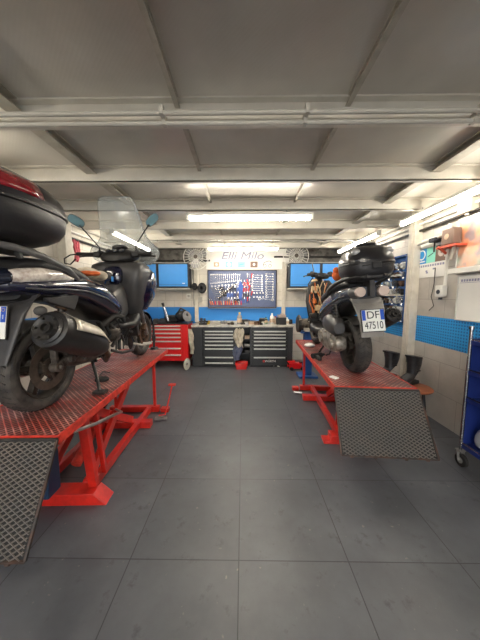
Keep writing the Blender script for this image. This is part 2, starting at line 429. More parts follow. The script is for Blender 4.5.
p, q = Lp((208,249),(278,249)); p.y = q.y = 4.9; tube_lamp('fluorescent batten above the tool board and banner, farther from the viewer', p, q, 2)
tube_lamp('fluorescent tube over the right scooter, nearest the viewer', (2.03,1.45,ZT), (2.03,3.27,ZT), 1)
tube_lamp('unseen fluorescent tube added high above the top box of the left scooter', (-2.0,.70,ZT), (-2.0,1.95,ZT), 1)  # out-of-view tube, added for its bright reflection on the ceiling sheet
tube_lamp('short looking fluorescent tube by the back right cabinets', (2.0,3.75,ZT), (2.0,5.25,ZT), 1)
tube_lamp('fluorescent tube seen through the windscreen of the left scooter', (-1.88,3.6,ZT), (-1.88,5.0,ZT), 1)
# two unseen battens added behind the camera to light the foreground and near ceiling
tube_lamp('unseen fluorescent batten added behind the camera to light the front half of the garage', (-.75,-.35,ZT), (.75,-.35,ZT), 2)
tube_lamp('unseen fluorescent batten added near the front wall to light the garage', (-.75,-1.9,ZT), (.75,-1.9,ZT), 2)

# ------------------------------------------------------------ scissor lifts
ZL = 0.74
def make_lift(s, near, ang, label, ins=0.0):
    """s=+1: platform extends to +x from its inner edge; local y runs away from the viewer"""
    t = thing('motorcycle_lift', label, 'lift', (near.x, near.y, 0), (0,0,ang), 'scissor lifts under the two scooters')
    W, L = 0.67, LLEN
    def X(x): return s*x
    b = B().span((X(0.012),0.012,ZL-.006), (X(W-.012),L,ZL)); b.build('platform', 'red_tread', t)
    b = B()
    b.span((X(0),0,ZL-.05),(X(.012),L,ZL+.004)).span((X(W-.012),0,ZL-.05),(X(W),L,ZL+.004)).span((X(0),L-.012,ZL-.05),(X(W),L,ZL+.004)).span((X(0),0,ZL-.05),(X(W),.012,ZL+.002))
    for k in range(5): b.span((X(.012),.2+k*.42,ZL-.045),(X(W-.012),.24+k*.42,ZL-.006))
    b.build('platform_frame', 'red_paint_worn', t, bevel=.002)
    # ramp hanging from the near edge: black plate with raised expanded-metal mesh
    rd = V((0,-.26,-.42)); rl = rd.length; rd.normalize(); rn = V((0,-.42,.26)).normalized()
    O = V((X(W/2), -.012, ZL-.012)); hw0, hw1 = W/2, W/2+.012
    def RP(a, d, h): return O + V((a,0,0)) + rd*d + rn*h
    b = B(); b.add([RP(-hw0,0,0),RP(hw0,0,0),RP(hw1,rl,0),RP(-hw1,rl,0),RP(-hw0,0,-.006),RP(hw0,0,-.006),RP(hw1,rl,-.006),RP(-hw1,rl,-.006)],
          [(0,1,2,3),(7,6,5,4),(0,4,5,1),(1,5,6,2),(2,6,7,3),(3,7,4,0)])
    rp = b.build('ramp', 'ramp_black', t)
    b = B(); pitch = .040; slope = .62
    k = -hw0-rl/slope-.1
    while k < hw0+.1:
        for sg in (1,-1):
            # strand a = sg*(k + d/slope): clip to plate
            pts = []
            d0, d1 = 0, rl
            lo, hi = -hw0+.004, hw0-.004
            aa = lambda d: sg*(k + d/slope)
            ds = [d for d in [0, rl] if lo <= aa(d) <= hi]
            for bd in (lo, hi):
                d = (sg*bd - k)*slope
                if 0 < d < rl: ds.append(d)
            if len(ds) >= 2:
                d0, d1 = min(ds), max(ds)
                if d1-d0 > .01: b.bar(RP(aa(d0),d0,.003), RP(aa(d1),d1,.003), .0042, .006)
        k += pitch
    b.build('ramp_grip_mesh', 'ramp_strand', rp)
    b = B()
    for e in (-1,1): b.bar(RP(e*hw0,0,0), RP(e*hw1,rl,0), .01, .014)
    b.bar(RP(-hw1,rl,0), RP(hw1,rl,0), .014, .01)
    for e in (-.27,-.1,.12,.27): b.cyl(RP(e-.01,rl+.008,-.004), RP(e+.01,rl+.008,-.004), .009, seg=8)
    b.build('ramp_edge', 'ramp_edge_metal', rp)
    B().cyl(O+V((-W/2,0,0)), O+V((W/2,0,0)), .010, seg=10).build('ramp_hinge', 'dark_steel', t)
    # base
    def rail(x): return B().bar((X(x),.46,.05), (X(x),1.86,.05), .05, .07)
    b = B()
    for x in (.14+ins*.5,.53): b.bar((X(x),.46,.055), (X(x),1.80,.055), .05, .07)
    b.bar((X(.0),1.42,.045),(X(.67),1.42,.045),.09,.07).bar((X(.02),1.80,.045),(X(.65),1.80,.045),.07,.07)
    b.build('base_frame', 'red_paint', t, bevel=.003)
    b = B(); # front foot with its sloping inner end
    b.prism([(X(-.03),.36,0),(X(.70),.36,0),(X(.70),.36,.085),(X(.06),.36,.085)] if not ins else [(X(.03),.36,0),(X(.64),.36,0),(X(.64),.36,.085),(X(.10),.36,.085),(X(.10),.36,.025),(X(.03),.36,.025)], (0,.12,0))
    b.build('foot', 'red_paint', t, bevel=.003)
    b = B(); b.bar((X(.0),1.80,.03),(X(-.10),1.80,.03),.08,.05); b.build('foot', 'red_paint', t, bevel=.003)
    # scissor arms
    for x in (.17+ins,.50):
        b = B().bar((X(x),.50,.08),(X(x),1.36,ZL-.07),.035,.075).cyl((X(x-.03),.50,.08),(X(x+.03),.50,.08),.03).cyl((X(x-.03),1.36,ZL-.07),(X(x+.03),1.36,ZL-.07),.03)
        b.build('scissor_arm', 'red_paint', t, bevel=.003)
        x2 = x+.045
        b = B().bar((X(x2),1.40,.10),(X(x2),.50,ZL-.07),.035,.075).cyl((X(x2-.05),.93,.41),(X(x2+.03),.93,.41),.025)
        b.build('scissor_arm', 'red_paint', t, bevel=.003)
    B().bar((X(.10+ins),.45,.08),(X(.10+ins),.36,ZL-.05),.045,.06).build('upright', 'red_paint', t, bevel=.003)
    B().bar((X(.10+ins),.60,.08),(X(.10+ins),.51,ZL-.05),.03,.035).build('upright', 'red_paint', t, bevel=.003)
    B().bar((X(.13),.80,ZL-.07),(X(.54),.80,ZL-.07),.03,.04).build('cross_brace', 'red_paint', t, bevel=.003)
    for x in (.08,.58):
        B().bar((X(x),1.80,.08),(X(x),1.80,ZL-.03),.032,.032).build('support_leg', 'red_paint', t, bevel=.003)
    B().bar((X(.08),1.80,ZL-.13),(X(.58),1.80,ZL-.13),.03,.03).build('cross_brace', 'red_paint', t)
    b = B().cyl((X(.34),.62,.13),(X(.34),1.0,.34),.04).mat(1).cyl((X(.34),1.0,.34),(X(.34),1.25,.50),.018)
    b.build('hydraulic_cylinder', ['red_paint_worn','chrome'], t)
    B().box((X(.36),.30,.30),(.17,.12,.30)).build('pump_box', 'blue_pump', t, bevel=.01)
    if ins:
        B().cyl((X(-.10),1.62,.035),(X(.02),1.60,.035),.018).build('foot_pedal','steel',t); return t
    # bent grey release handle and pedal on its long arm
    B().tube([(X(.02),.15,ZL-.06),(X(-.03),.30,ZL-.09),(X(-.02),.60,ZL-.17),(X(.06),.85,ZL-.28),(X(.16),.95,ZL-.30)],.011,8).build('release_handle', 'steel', t)
    b = B().tube([(X(-.03),1.60,.045),(X(-.10),1.62,.05),(X(-.12),1.75,.20),(X(-.13),1.85,.32)],.009,8).mat(1).box((X(-.13),1.87,.335),(.09,.05,.02)).mat(2).cyl((X(-.14),1.55,.035),(X(0),1.55,.035),.02)
    b.build('foot_pedal', ['red_paint','red_paint_worn','steel'], t)
    return t
pm('ramp_black', (22,21,21), 0.6, 0.1, col2=(42,38,35), nscale=7, amt=0.7)
pm('ramp_strand', (104,101,98), 0.42, 0.3, col2=(136,120,106), nscale=6, amt=0.4)
pm('ramp_edge_metal', (60,56,54), 0.5, 0.4, col2=(120,80,60), nscale=12, amt=0.6)
pm('blue_pump', (34,62,92), 0.5)
LLEN = 2.2
nR, fR = atZ(334.2,386.3,ZL), atZ(295.6,339.8,ZL)
nL, fL = atZ(58.6,436.3,ZL), atZ(170,347.6,ZL)
aR = -math.atan2(fR.x-nR.x, fR.y-nR.y); aL = -math.atan2(fL.x-nL.x, fL.y-nL.y)
print('LIFT', nR, fR, (fR-nR).length, nL, fL, (fL-nL).length, aR, aL)
liftR = make_lift(1, nR, aR, 'red scissor lift on the right with black mesh ramp, under the grey scooter', .13)
liftL = make_lift(-1, nL, aL, 'red scissor lift on the left with long red base, under the navy scooter')

# ------------------------------------------------------------ scooters
def wheel(t, name, y, Rw, w, tm='tyre', disc=True, dm='dark_steel'):
    h = w/2; o = (0,y,Rw)
    prof = [(Rw*.70,-h*.62),(Rw*.76,-h*.9),(Rw*.88,-h),(Rw*.96,-h*.72),(Rw*.992,-h*.35),(Rw,0),(Rw*.992,h*.35),(Rw*.96,h*.72),(Rw*.88,h),(Rw*.76,h*.9),(Rw*.70,h*.62)]
    b = B().lathe(prof, o, (1,0,0), 48, closed=True).mat(1)
    # tread blocks
    for k in range(36):
        a = 2*pi*k/36
        for sg in (-1,1):
            p0 = V((sg*h*.12, y+Rw*1.0*cos(a), Rw+Rw*1.0*sin(a))); a2 = a+.09
            p1 = V((sg*h*.62, y+Rw*.975*cos(a2), Rw+Rw*.975*sin(a2)))
            b.bar(p0, p1, .008, .004)
    ty = b.build(name, [tm,'rubber'], t, sharp=60)
    b = B().lathe([(Rw*.71,-h*.66),(Rw*.74,-h*.74),(Rw*.71,-h*.80),(Rw*.64,-h*.5),(Rw*.62,0),(Rw*.64,h*.5),(Rw*.71,h*.80),(Rw*.74,h*.74),(Rw*.71,h*.66),(Rw*.67,0)], o, (1,0,0), 40, closed=True)
    for k in range(5):
        a = 2*pi*k/5+.5; d = V((0,cos(a),sin(a))); c = V(o)
        b.bar(c+d*.04, c+d*Rw*.67, .042, .035)
    b.cyl(V(o)-V((h*.8,0,0)), V(o)+V((h*.8,0,0)), .048)
    b.build('rim', 'dirty_rim', ty, sharp=35)
    if disc:
        x = h*.95
        b = B().lathe([(Rw*.34,x),(Rw*.53,x),(Rw*.53,x+.005),(Rw*.34,x+.005)], o, (1,0,0), 36, closed=True)
        b.lathe([(.02,x-.01),(Rw*.20,x-.004),(Rw*.20,x+.004),(.02,x+.012)], o, (1,0,0), 24)
        for k in range(5):
            a = 2*pi*k/5; c = V((x,y,Rw)); d = V((0,cos(a),sin(a))); b.bar(c+d*Rw*.15, c+d*Rw*.34, .02, .006)
        b.build('brake_disc', dm, ty)
    return ty
pm('dirty_rim', (72,66,60), 0.5, 0.45, col2=(40,36,32), nscale=16, amt=0.8)
def helix(p0, p1, r, turns, n):
    p0, p1 = V(p0), V(p1); x, y, d = B().frame(p1-p0)
    return [p0 + (p1-p0)*(k/n) + (x*cos(2*pi*turns*k/n)+y*sin(2*pi*turns*k/n))*r for k in range(n+1)]
def top_box(t, y0, z0, sx, sy, sz, red, tilt=0):
    """hard luggage case: lower shell, lid, seam band, lock, hinge"""
    secs = [(0,.50,.55),(.06,.72,.74),(.14,.88,.88),(.27,.98,.97),(.42,1.0,1.0),(.47,1.0,1.0)]
    lid = [(.50,1.0,1.0),(.58,1.0,1.0),(.70,.96,.97),(.84,.84,.88),(.94,.66,.72),(1.0,.40,.46)]
    e = 2.7
    b = B(); b.zlo([(z0+q*sz, 0, y0, hx*sx, hy*sy, e) for q,hx,hy in secs], 40)
    bx = b.build('luggage_box', 'box_black', t, sharp=35)
    b = B(); b.zlo([(z0+q*sz, 0, y0, hx*sx, hy*sy, e) for q,hx,hy in lid], 40); b.build('lid', 'box_lid', bx, sharp=35)
    b = B(); b.zlo([(z0+.46*sz,0,y0,sx*1.01,sy*1.01,e),(z0+.475*sz,0,y0,sx*1.03,sy*1.03,e),(z0+.505*sz,0,y0,sx*1.03,sy*1.03,e),(z0+.52*sz,0,y0,sx*1.01,sy*1.01,e)], 40); b.build('seam_trim', 'black_plastic', bx)
    if red:
        b = B(); rs = []
        for q,hx,hy in ((.60,1.005,1.005),(.70,.975,.985),(.80,.90,.93),(.845,.85,.89)):
            rs.append(b.ring((0,y0,z0+q*sz),(1,0,0),(0,1,0),hx*sx+.003,hy*sy+.003,e,34,-pi*1.0,0))
        n_ = len(rs[0]); vs = [p for r_ in rs for p in r_]; fs = [(i*n_+k,i*n_+k+1,(i+1)*n_+k+1,(i+1)*n_+k) for i in range(3) for k in range(n_-1)]
        b.add(vs, fs).build('red_reflector', 'lens_red', bx, solid=.006)
    else:
        for sg in (-1,1):
            b = B(); b.ell((sg*sx*.62,y0-sy*.66,z0+.80*sz),(sx*.2,sy*.16,sz*.10)).build('reflector', 'lens_clear_dull', bx)
        B().tube([(sx*math.sin(a)*.62, y0-sy*1.0*(1-.06*abs(math.sin(a))**2)*.99, z0+sz*(.40+.03*cos(a))) for a in [x*.2-1 for x in range(11)]], .005, 6).build('moulding', 'black_plastic', bx)
        B().zlo([(z0+.97*sz,0,y0,sx*.5,sy*.5,3),(z0+1.05*sz,0,y0,sx*.46,sy*.48,3),(z0+1.08*sz,0,y0,sx*.38,sy*.4,3)]).build('lid_ridge', 'box_lid', bx, sharp=35)
    b = B(); b.box((0,y0-sy-.004,z0+.40*sz),(.07,.02,.05)).build('lock', 'black_plastic', bx, bevel=.005)
    return bx
pm('lens_clear_dull', (150,150,150), 0.2, coat=1.0)

def scooter(loc, head, lean, label, v):
    left = v == 'navy'
    t = thing('scooter', label, 'scooter', loc, (0, lean, head), 'scooters raised on the lifts')
    Rr, Rf, WB = (.285, .275, 1.53) if left else (.265, .25, 1.49)
    body = 'navy_paint' if left else 'graphite_paint'
    wheel(t, 'rear_wheel', 0, Rr, .145, dm='disc_brown')
    wheel(t, 'front_wheel', WB, Rf, .115, dm='rust_steel')
    # engine, transmission casing on the left side, swingarm on the right
    b = B().ylo([(.12,0,.36,.10,.10,3),(.22,0,.35,.15,.13,3),(.42,0,.34,.16,.14,3),(.56,0,.36,.11,.12,3),(.62,0,.38,.08,.09,3)])
    for k in range(7): b.span((-.10,.50+k*.022,.26),(.10,.508+k*.022,.47))
    b.cyl((.14,.30,.38),(.19,.30,.38),.07).cyl((.12,.44,.42),(.18,.44,.42),.05)
    b.build('engine', 'dirty_cast', t, sharp=35)
    b = B().loft([b.ring((x,y,z),(0,1,0),(0,0,1),hy,hz,2.6,32) for x,y,z,hy,hz in ((-.10,.22,.30,.30,.10),(-.17,.22,.30,.32,.115),(-.20,.22,.30,.31,.105),(-.215,.22,.30,.27,.08))])
    for k in range(8):
        a = 2*pi*k/8; b.cyl((-.21,.22+.27*cos(a),.30+.085*sin(a)),(-.222,.22+.27*cos(a),.30+.085*sin(a)),.008,seg=8)
    b.cyl((-.2,.02,.29),(-.235,.02,.29),.055).cyl((-.2,.40,.31),(-.232,.40,.31),.07)
    b.build('transmission_cover', 'silver_cast', t, sharp=35)
    B().ylo([(-.10,-.17,.46,.05,.05,2.6),(-.04,-.17,.47,.07,.09,2.6),(.12,-.17,.49,.075,.10,2.6),(.26,-.17,.48,.06,.08,2.6),(.30,-.17,.47,.04,.05,2.6)]).build('air_filter_box', 'mid_grey_plastic', t, sharp=35)
    b = B().bar((.115,0,Rr),(.14,.24,.36),.035,.06).bar((.115,0,Rr),(.13,-.03,.46),.03,.04).bar((.13,-.03,.46),(.14,.22,.42),.025,.035).cyl((.09,0,Rr),(.145,0,Rr),.035).cyl((.145,0,Rr),(.16,0,Rr),.018,seg=6)
    b.cyl((.12,-.02,.45),(.17,-.02,.45),.022).cyl((.13,.10,Rr+.03),(.17,.10,Rr+.03),.025)
    b.build('swingarm', 'dirty_cast', t, bevel=.006)
    b = B().box((.115,.10,Rr+.10),(.05,.09,.055),(0.6,0,0)).cyl((.10,.10,Rr+.10),(.155,.10,Rr+.10),.024); b.build('brake_caliper', 'dirty_cast', t, bevel=.006)
    # shocks
    for sg in (1,-1):
        p0, p1 = V((sg*.155,-.02,.47)), V((sg*.155,.06,.80))
        b = B().cyl(p0, p1, .018, seg=12).mat(1).cyl(p0+(p1-p0)*.72, p1, .034, seg=14)
        sh = b.build('shock_absorber', ['dark_steel','black_plastic'], t)
        B().tube(helix(p0+(p1-p0)*.12, p0+(p1-p0)*.78, .031, 7, 84), .006, 6).build('spring', 'rust_steel' if left else 'dark_steel', sh)
    # silencer on the right, swept up to the rear
    p0, p1 = V((.265,.30,.36)), V((.27,-.22,.575))
    ax = (p1-p0).normalized(); L = (p1-p0).length
    prof = [(.05,0),(.08,.06),(.10,.14),(.108,.26),(.113,L*.80),(.113,L*.93),(.107,L*.985),(.094,L)] if left else [(.04,0),(.055,.06),(.068,.14),(.075,.3),(.075,L*.95),(.068,L)]
    mf = B().lathe(prof, p0, ax, 36).build('muffler', 'muffler_black', t, sharp=35)
    re = prof[-1][0]
    b = B().lathe([(re*.94,L-.004),(re*.96,L+.012),(re*.8,L+.02),(re*.62,L+.008),(re*.3,L+.006)], p0, ax, 32)
    b.mat(1).lathe([(re*.34,L+.004),(re*.34,L+.03),(re*.24,L+.03),(re*.24,L+.006)], p0, ax, 20, closed=True)
    b.mat(1)
    x_, y_, d_ = B().frame(ax)
    for k in range(6):
        a = 2*pi*k/6; b.cyl(p0+d_*(L+.006)+(x_*cos(a)+y_*sin(a))*re*.68, p0+d_*(L+.026)+(x_*cos(a)+y_*sin(a))*re*.68, .008, seg=8)
    b.build('muffler_end_cap', ['muffler_black','dark_steel'], mf, sharp=35)
    # heat shield: curved shell over the upper outer side
    rs = []
    for q in [i/10 for i in range(11)]:
        h = L*(.02+.86*q); r_ = prof[0][0] + (prof[3][0]-prof[0][0])*min(1,h/.20) + .016
        wd = .36
        ctr = .85-.40*q
        ring = []
        for k in range(9):
            a = ctr + wd*(k-4)/4
            # angle measured from the outward (+x) side up to the top
            o_ = V((1,0,0)); up = ax.cross(o_).normalized(); up = up if up.z > 0 else -up
            ring.append(p0+ax*h+(o_*cos(a)+up*sin(a))*r_)
        rs.append(ring)
    vs = [p for r_ in rs for p in r_]; fs = [(i*9+k,i*9+k+1,(i+1)*9+k+1,(i+1)*9+k) for i in range(10) for k in range(8)]
    B().add(vs, fs).build('heat_shield', 'heat_shield', mf, solid=.004)
    B().tube([(.26,.31,.355),(.24,.40,.27),(.16,.50,.20),(.06,.58,.24),(.03,.62,.32)],.021,12).build('exhaust_pipe', 'rust_steel', t)
    # tail, side panels and seat
    if left:
        secs = [(-.33,0,.825,.06,.03,2.2),(-.31,0,.825,.12,.05,2.4),(-.24,0,.82,.175,.06,2.6),(-.12,0,.815,.20,.068,2.8),(.04,0,.825,.215,.078,2.8),(.22,0,.815,.235,.095,2.8),(.42,0,.77,.245,.12,2.8),(.58,0,.70,.24,.125,2.6),(.70,0,.64,.215,.10,2.4),(.76,0,.61,.16,.06,2.2)]
    else:
        secs = [(-.36,0,.80,.06,.035,2.2),(-.34,0,.80,.12,.05,2.4),(-.24,0,.79,.165,.07,2.6),(-.08,0,.77,.18,.085,2.6),(.12,0,.72,.19,.11,2.6),(.32,0,.66,.20,.13,2.6),(.50,0,.58,.195,.12,2.6),(.66,0,.50,.17,.10,2.4),(.72,0,.47,.12,.06,2.2)]
    b = B().ylo(secs, 36); tb = b.build('tail_body', body, t, sharp=50)
    # moulded line along the side panel
    for sg in (1,-1):
        pts = [V((cx+sg*hx*1.005, y, cz-hz*.25)) for y,cx,cz,hx,hz,e in secs[2:-1]]
        B().tube(pts, .006, 6).build('side_moulding', 'mid_grey_plastic', tb)
    # dark inner shell under the tail
    b = B().ylo([(y+.02,0,cz-hz*.6,hx*.72,hz*.8,3) for y,cx,cz,hx,hz,e in secs[2:-1]]); b.build('under_tail_shell', 'black_plastic' if left else 'dark_plastic', t)
    so = .0 if left else -.07
    b = B().ylo([(-.20,0,.93+so,.10,.02,2.6),(-.16,0,.945+so,.13,.045,2.6),(.02,0,.945+so,.155,.055,2.8),(.22,0,.92+so,.165,.06,2.8),(.30,0,.89+so,.165,.06,2.8),(.36,0,.85+so,.17,.06,2.8),(.52,0,.825+so,.16,.055,2.8),(.70,0,.81+so,.12,.05,2.6),(.80,0,.80+so,.08,.035,2.4)])
    b.build('seat', 'seat_vinyl', t, sharp=50)
    # grab rails
    zg = .98 if left else .88
    for sg in (1,-1):
        B().tube([(sg*.06,-.46,zg+.045),(sg*.13,-.42,zg+.045),(sg*.185,-.30,zg+.035),(sg*.205,-.14,zg+.01),(sg*.215,.04,zg-.045),(sg*.205,.14,zg-.10)],[.014,.017,.019,.019,.018,.014],10).build('grab_rail', 'grey_plastic' if left else 'black_plastic', t)
    b = B().ylo([(-.46,0,zg+.04,.10,.012,3),(-.40,0,zg+.05,.15,.02,3),(-.1,0,zg+.05,.13,.02,3),(-.05,0,zg+.04,.10,.012,3)]).bar((0,-.35,zg-.12),(0,-.35,zg+.05),.12,.04)
    for sg in (1,-1): b.bar((sg*.08,-.12,zg-.10),(sg*.08,-.18,zg+.06),.03,.02)
    b.build('luggage_rack', 'dark_plastic', t, bevel=.004)
    if left: top_box(t, -.22, 1.055, .30, .32, .365, True)
    else: top_box(t, -.28, .885, .203, .205, .295, False)
    # tail lamps and indicators
    if left:
        for sg in (1,-1):
            b = B().ylo([(-.31,sg*.10,.865,.04,.026,2.4),(-.25,sg*.135,.87,.052,.042,2.4),(-.14,sg*.158,.885,.053,.045,2.4),(-.02,sg*.17,.89,.05,.034,2.4),(.10,sg*.18,.875,.03,.012,2.2)])
            b.build('indicator_lens', 'lens_clear', t, sharp=50)
        B().ylo([(-.37,0,.85,.06,.025,2.2),(-.35,0,.85,.13,.045,2.4),(-.30,0,.86,.16,.055,2.4),(-.26,0,.87,.15,.05,2.4)]).build('tail_light', 'lens_smoke', t)
    else:
        for sg in (1,-1):
            b = B().lathe([(.015,-.02),(.044,-.004),(.05,.02),(.046,.10),(.03,.22)], (sg*.095,-.375,.80), (sg*.1,1,-.03), 24)
            lp = b.build('tail_light', 'grey_plastic', t)
            B().lathe([(.041,-.03),(.044,-.008),(.03,-.018)][::-1], (sg*.095,-.379,.80), (sg*.1,1,-.03), 24).build('lens', 'lens_pale', lp)
    # rear mudguard and plate holder
    zt = .80 if left else .75
    yb = -.40 if left else -.33
    if left:
        b = B().loft([b.ring(c,(1,0,0),n_,hx,ht,3.2,24) for c,n_,hx,ht in (((0,-.12,.80),(0,.2,1),.17,.06),((0,-.17,.75),(0,.6,.8),.17,.05),((0,-.225,.66),(0,1,.3),.15,.03),((0,-.262,.52),(0,1,.1),.12,.018),((0,-.30,.38),(0,1,-.1),.09,.01))])
        b.build('rear_mudguard', 'mid_grey_plastic', t, sharp=50)
        B().loft([[V((x,y*cos(a)*1.0, Rr+y*sin(a))) for x,y in ((-.085,Rr+.02),(.085,Rr+.02),(.085,Rr+.03),(-.085,Rr+.03))] for a in [R(q) for q in range(50,150,8)]]).build('inner_mudguard', 'dark_plastic', t)
    else:
        b = B().loft([b.ring(c,(1,0,0),n_,hx,ht,3.2,24) for c,n_,hx,ht in (((0,-.22,.76),(0,.2,1),.125,.05),((0,-.31,.72),(0,.6,.8),.13,.03),((0,-.36,.64),(0,1,.3),.12,.02),((0,-.385,.55),(0,1,.2),.10,.014),((0,-.40,.42),(0,1,.1),.095,.012))])
        b.build('rear_mudguard', 'rear_guard_grey', t, sharp=50)
        B().loft([[V((x,y*cos(a), Rr+y*sin(a))) for x,y in ((-.075,Rr+.02),(.075,Rr+.02),(.075,Rr+.03),(-.075,Rr+.03))] for a in [R(q) for q in range(40,130,8)]]).build('inner_mudguard', 'dark_plastic', t)
    pz, py = (.615,-.285) if left else (.56,-.415)
    pr = .16 if left else .20
    pl = B().box((0,0,0),(.178,.004,.178)).mat(1).box((-.074,-.0025,.045 if not left else 0),(.028,.002,.085 if not left else .17)).box((.074,-.0025,.045),(.028,.002,.085)).build('number_plate', ['plate_white','plate_blue'], t, loc=(0,py,pz), rot=(-pr,0,0), bevel=0)
    B().box((0,.006,0),(.19,.006,.19)).build('plate_frame', 'black_plastic', pl)
    if not left:
        text('plate_characters', 'DF', .088, 'ink_dark', pl, (0,-.004,.043), (pi/2,0,0))
        text('plate_characters', '47510', .088, 'ink_dark', pl, (0,-.004,-.043), (pi/2,0,0), sx=.68)
    else:
        text('plate_characters', 'I', .035, 'plate_white', pl, (.074,-.004,.03), (pi/2,0,0))
        B().lathe([(.008,0),(.010,0),(.010,.001),(.008,.001)], (.074,-.004,.07), (0,-1,0), 16, closed=True).build('plate_emblem', 'plastic_yellow', pl)
    # floor tunnel and front
    b = B().ylo([(.72,0,.47,.10,.03,3.5),(.80,0,.46,.19,.045,3.5),(.98,0,.46,.21,.05,3.5),(1.10,0,.50,.20,.07,3.2),(1.20,0,.55,.16,.08,3)]) if left else B().ylo([(.60,0,.32,.14,.05,3.5),(.70,0,.32,.20,.06,3.5),(.95,0,.32,.21,.06,3.5),(1.06,0,.34,.19,.07,3.2)])
    b.build('footboard', 'black_plastic', t, sharp=50)
    if left:
        b = B().ylo([(.56,0,.56,.07,.14,2.6),(.75,0,.58,.085,.16,2.6),(.95,0,.68,.10,.22,2.6),(1.10,0,.78,.12,.24,2.6)]); b.build('centre_tunnel', 'grey_plastic', t, sharp=50)
        # leg shield with its nose, built up in slices
        b = B(); b.zlo([(.50,0,1.22,.12,.08,2.4),(.56,0,1.19,.17,.12,2.6),(.66,0,1.17,.215,.14,4),(.80,0,1.16,.25,.16,4.5),(.92,0,1.14,.275,.17,5),(1.02,0,1.14,.29,.17,5),(1.09,0,1.14,.28,.16,4),(1.12,0,1.14,.24,.12,3)], 36)
        b.build('leg_shield', 'mid_grey_plastic', t, sharp=50)
        b = B(); b.zlo([(.60,0,1.27,.20,.14,2.6),(.75,0,1.28,.285,.20,2.6),(.90,0,1.30,.31,.22,2.6),(1.03,0,1.29,.29,.20,2.6),(1.10,0,1.27,.22,.15,2.4)], 36); b.build('front_fairing', 'navy_paint', t, sharp=50)
        B().ylo([(.90,0,.96,.06,.05,3),(.93,0,.96,.10,.09,3),(1.0,0,.98,.10,.10,3)]).build('glovebox', 'navy_paint', t, bevel=.003)
        B().box((.03,.895,.93),(.018,.02,.05)).build('ignition_key', 'blue_cabinet', t, bevel=.003)
    else:
        # front stripped of its panels: frame tube, wires and bare leg shield
        b = B().tube([(0,.62,.36),(0,.90,.34),(0,1.06,.42),(0,1.16,.70),(0,1.20,.92)],.032,12).bar((-.12,1.16,.80),(.12,1.16,.80),.02,.03).bar((-.12,1.10,.60),(.12,1.10,.60),.02,.03)
        b.build('frame_tube', 'black_paint', t)
        b = B().zlo([(.36,0,1.10,.15,.03,2.6),(.50,0,1.08,.21,.03,2.8),(.70,0,1.10,.23,.03,2.8),(.88,0,1.13,.20,.03,2.8),(.98,0,1.15,.13,.03,2.6)], 32); b.build('leg_shield', 'black_plastic', t, sharp=50)
        for k in range(12):
            a = random.uniform(-.18,.18); z0 = random.uniform(.45,.6)
            pts = [V((a+random.uniform(-.05,.05), 1.02+random.uniform(-.06,.05), z0+q*.1)) for q in range(5)]
            B().tube(pts, random.choice((.005,.007,.009)), 6).build('wire', random.choice(('wire_orange','wire_beige','wire_black','wire_orange')), t)
        for c,d,mm in (((-.12,1.02,.86),(.08,.08,.10),'wire_beige'),((-.13,1.01,.70),(.05,.08,.07),'wire_orange'),((-.08,1.0,.60),(.10,.08,.08),'wire_beige'),((.10,1.02,.78),(.07,.06,.10),'dirty_cast'),((-.15,1.02,.50),(.09,.10,.07),'dark_steel')):
            B().box(c,d,(random.uniform(-.3,.3),random.uniform(-.3,.3),0)).build('electrical_unit', mm, t, bevel=.012)
        B().ylo([(1.16,0,.62,.14,.05,2.6),(1.30,0,.62,.16,.09,2.6),(1.40,0,.60,.12,.06,2.6)]).build('radiator', 'dark_steel', t, bevel=.004)
    # fork, mudguard, brake
    top = V((0,1.19,1.02 if left else .95)); hub = V((0,WB,Rf))
    dr = (hub-top)
    b = B()
    for sg in (1,-1): b.cyl(hub+V((sg*.09,0,0)), V((sg*.09,0,0))+hub-dr*.55, .021, seg=12)
    b.bar(hub-dr*.5+V((-.11,0,0)), hub-dr*.5+V((.11,0,0)), .05, .03).cyl(hub-dr*.5, top, .024, seg=12)
    b.cyl(hub-V((.10,0,0)), hub+V((.10,0,0)), .018)
    b.build('front_fork', 'steel' if left else 'dark_steel', t)
    b = B().loft([[V((x, WB+(y-abs(x)*.25)*cos(a), Rf+(y-abs(x)*.25)*sin(a))) for x,y in ((-.075,Rf+.025),(-.04,Rf+.04),(0,Rf+.045),(.04,Rf+.04),(.075,Rf+.025),(.07,Rf+.018),(0,Rf+.035),(-.07,Rf+.018))] for a in [R(q) for q in range(20,171,10)]])
    b.build('front_mudguard', 'navy_paint' if left else 'dark_plastic', t, sharp=50)
    B().box((.085,WB-.07,Rf+.10),(.05,.06,.09),(-.5,0,0)).build('brake_caliper', 'rust_steel', t, bevel=.008)
    # handlebar and controls
    hz = 1.20 if left else 1.06; hy = 1.06 if left else 1.07
    b = B().tube([(-.36,hy-.05,hz),(-.22,hy-.01,hz+.005),(-.08,hy+.04,hz-.02),(0,hy+.06,hz-.03),(.08,hy+.04,hz-.02),(.22,hy-.01,hz+.005),(.36,hy-.05,hz)],.012,10).cyl(top,(0,hy+.05,hz-.03),.025,seg=12)
    hb = b.build('handlebar', 'dark_steel', t)
    for sg in (1,-1):
        B().tube([(sg*.24,hy-.015,hz+.004),(sg*.375,hy-.053,hz)],.018,12).cyl((sg*.375,hy-.053,hz),(sg*.40,hy-.06,hz),.02,.017,12).build('grip', 'rubber', hb)
        b = B().box((sg*.205,hy,hz),(.075,.07,.06)).cyl((sg*.16,hy+.035,hz+.015),(sg*.23,hy+.03,hz+.03),.025); b.build('switch_housing', 'black_plastic', hb, bevel=.012)
        B().tube([(sg*.19,hy+.04,hz),(sg*.26,hy+.06,hz-.005),(sg*.36,hy+.02,hz-.012),(sg*.415,hy+.0,hz-.02)],[.008,.008,.007,.009],8).build('brake_lever', 'dark_steel', hb)
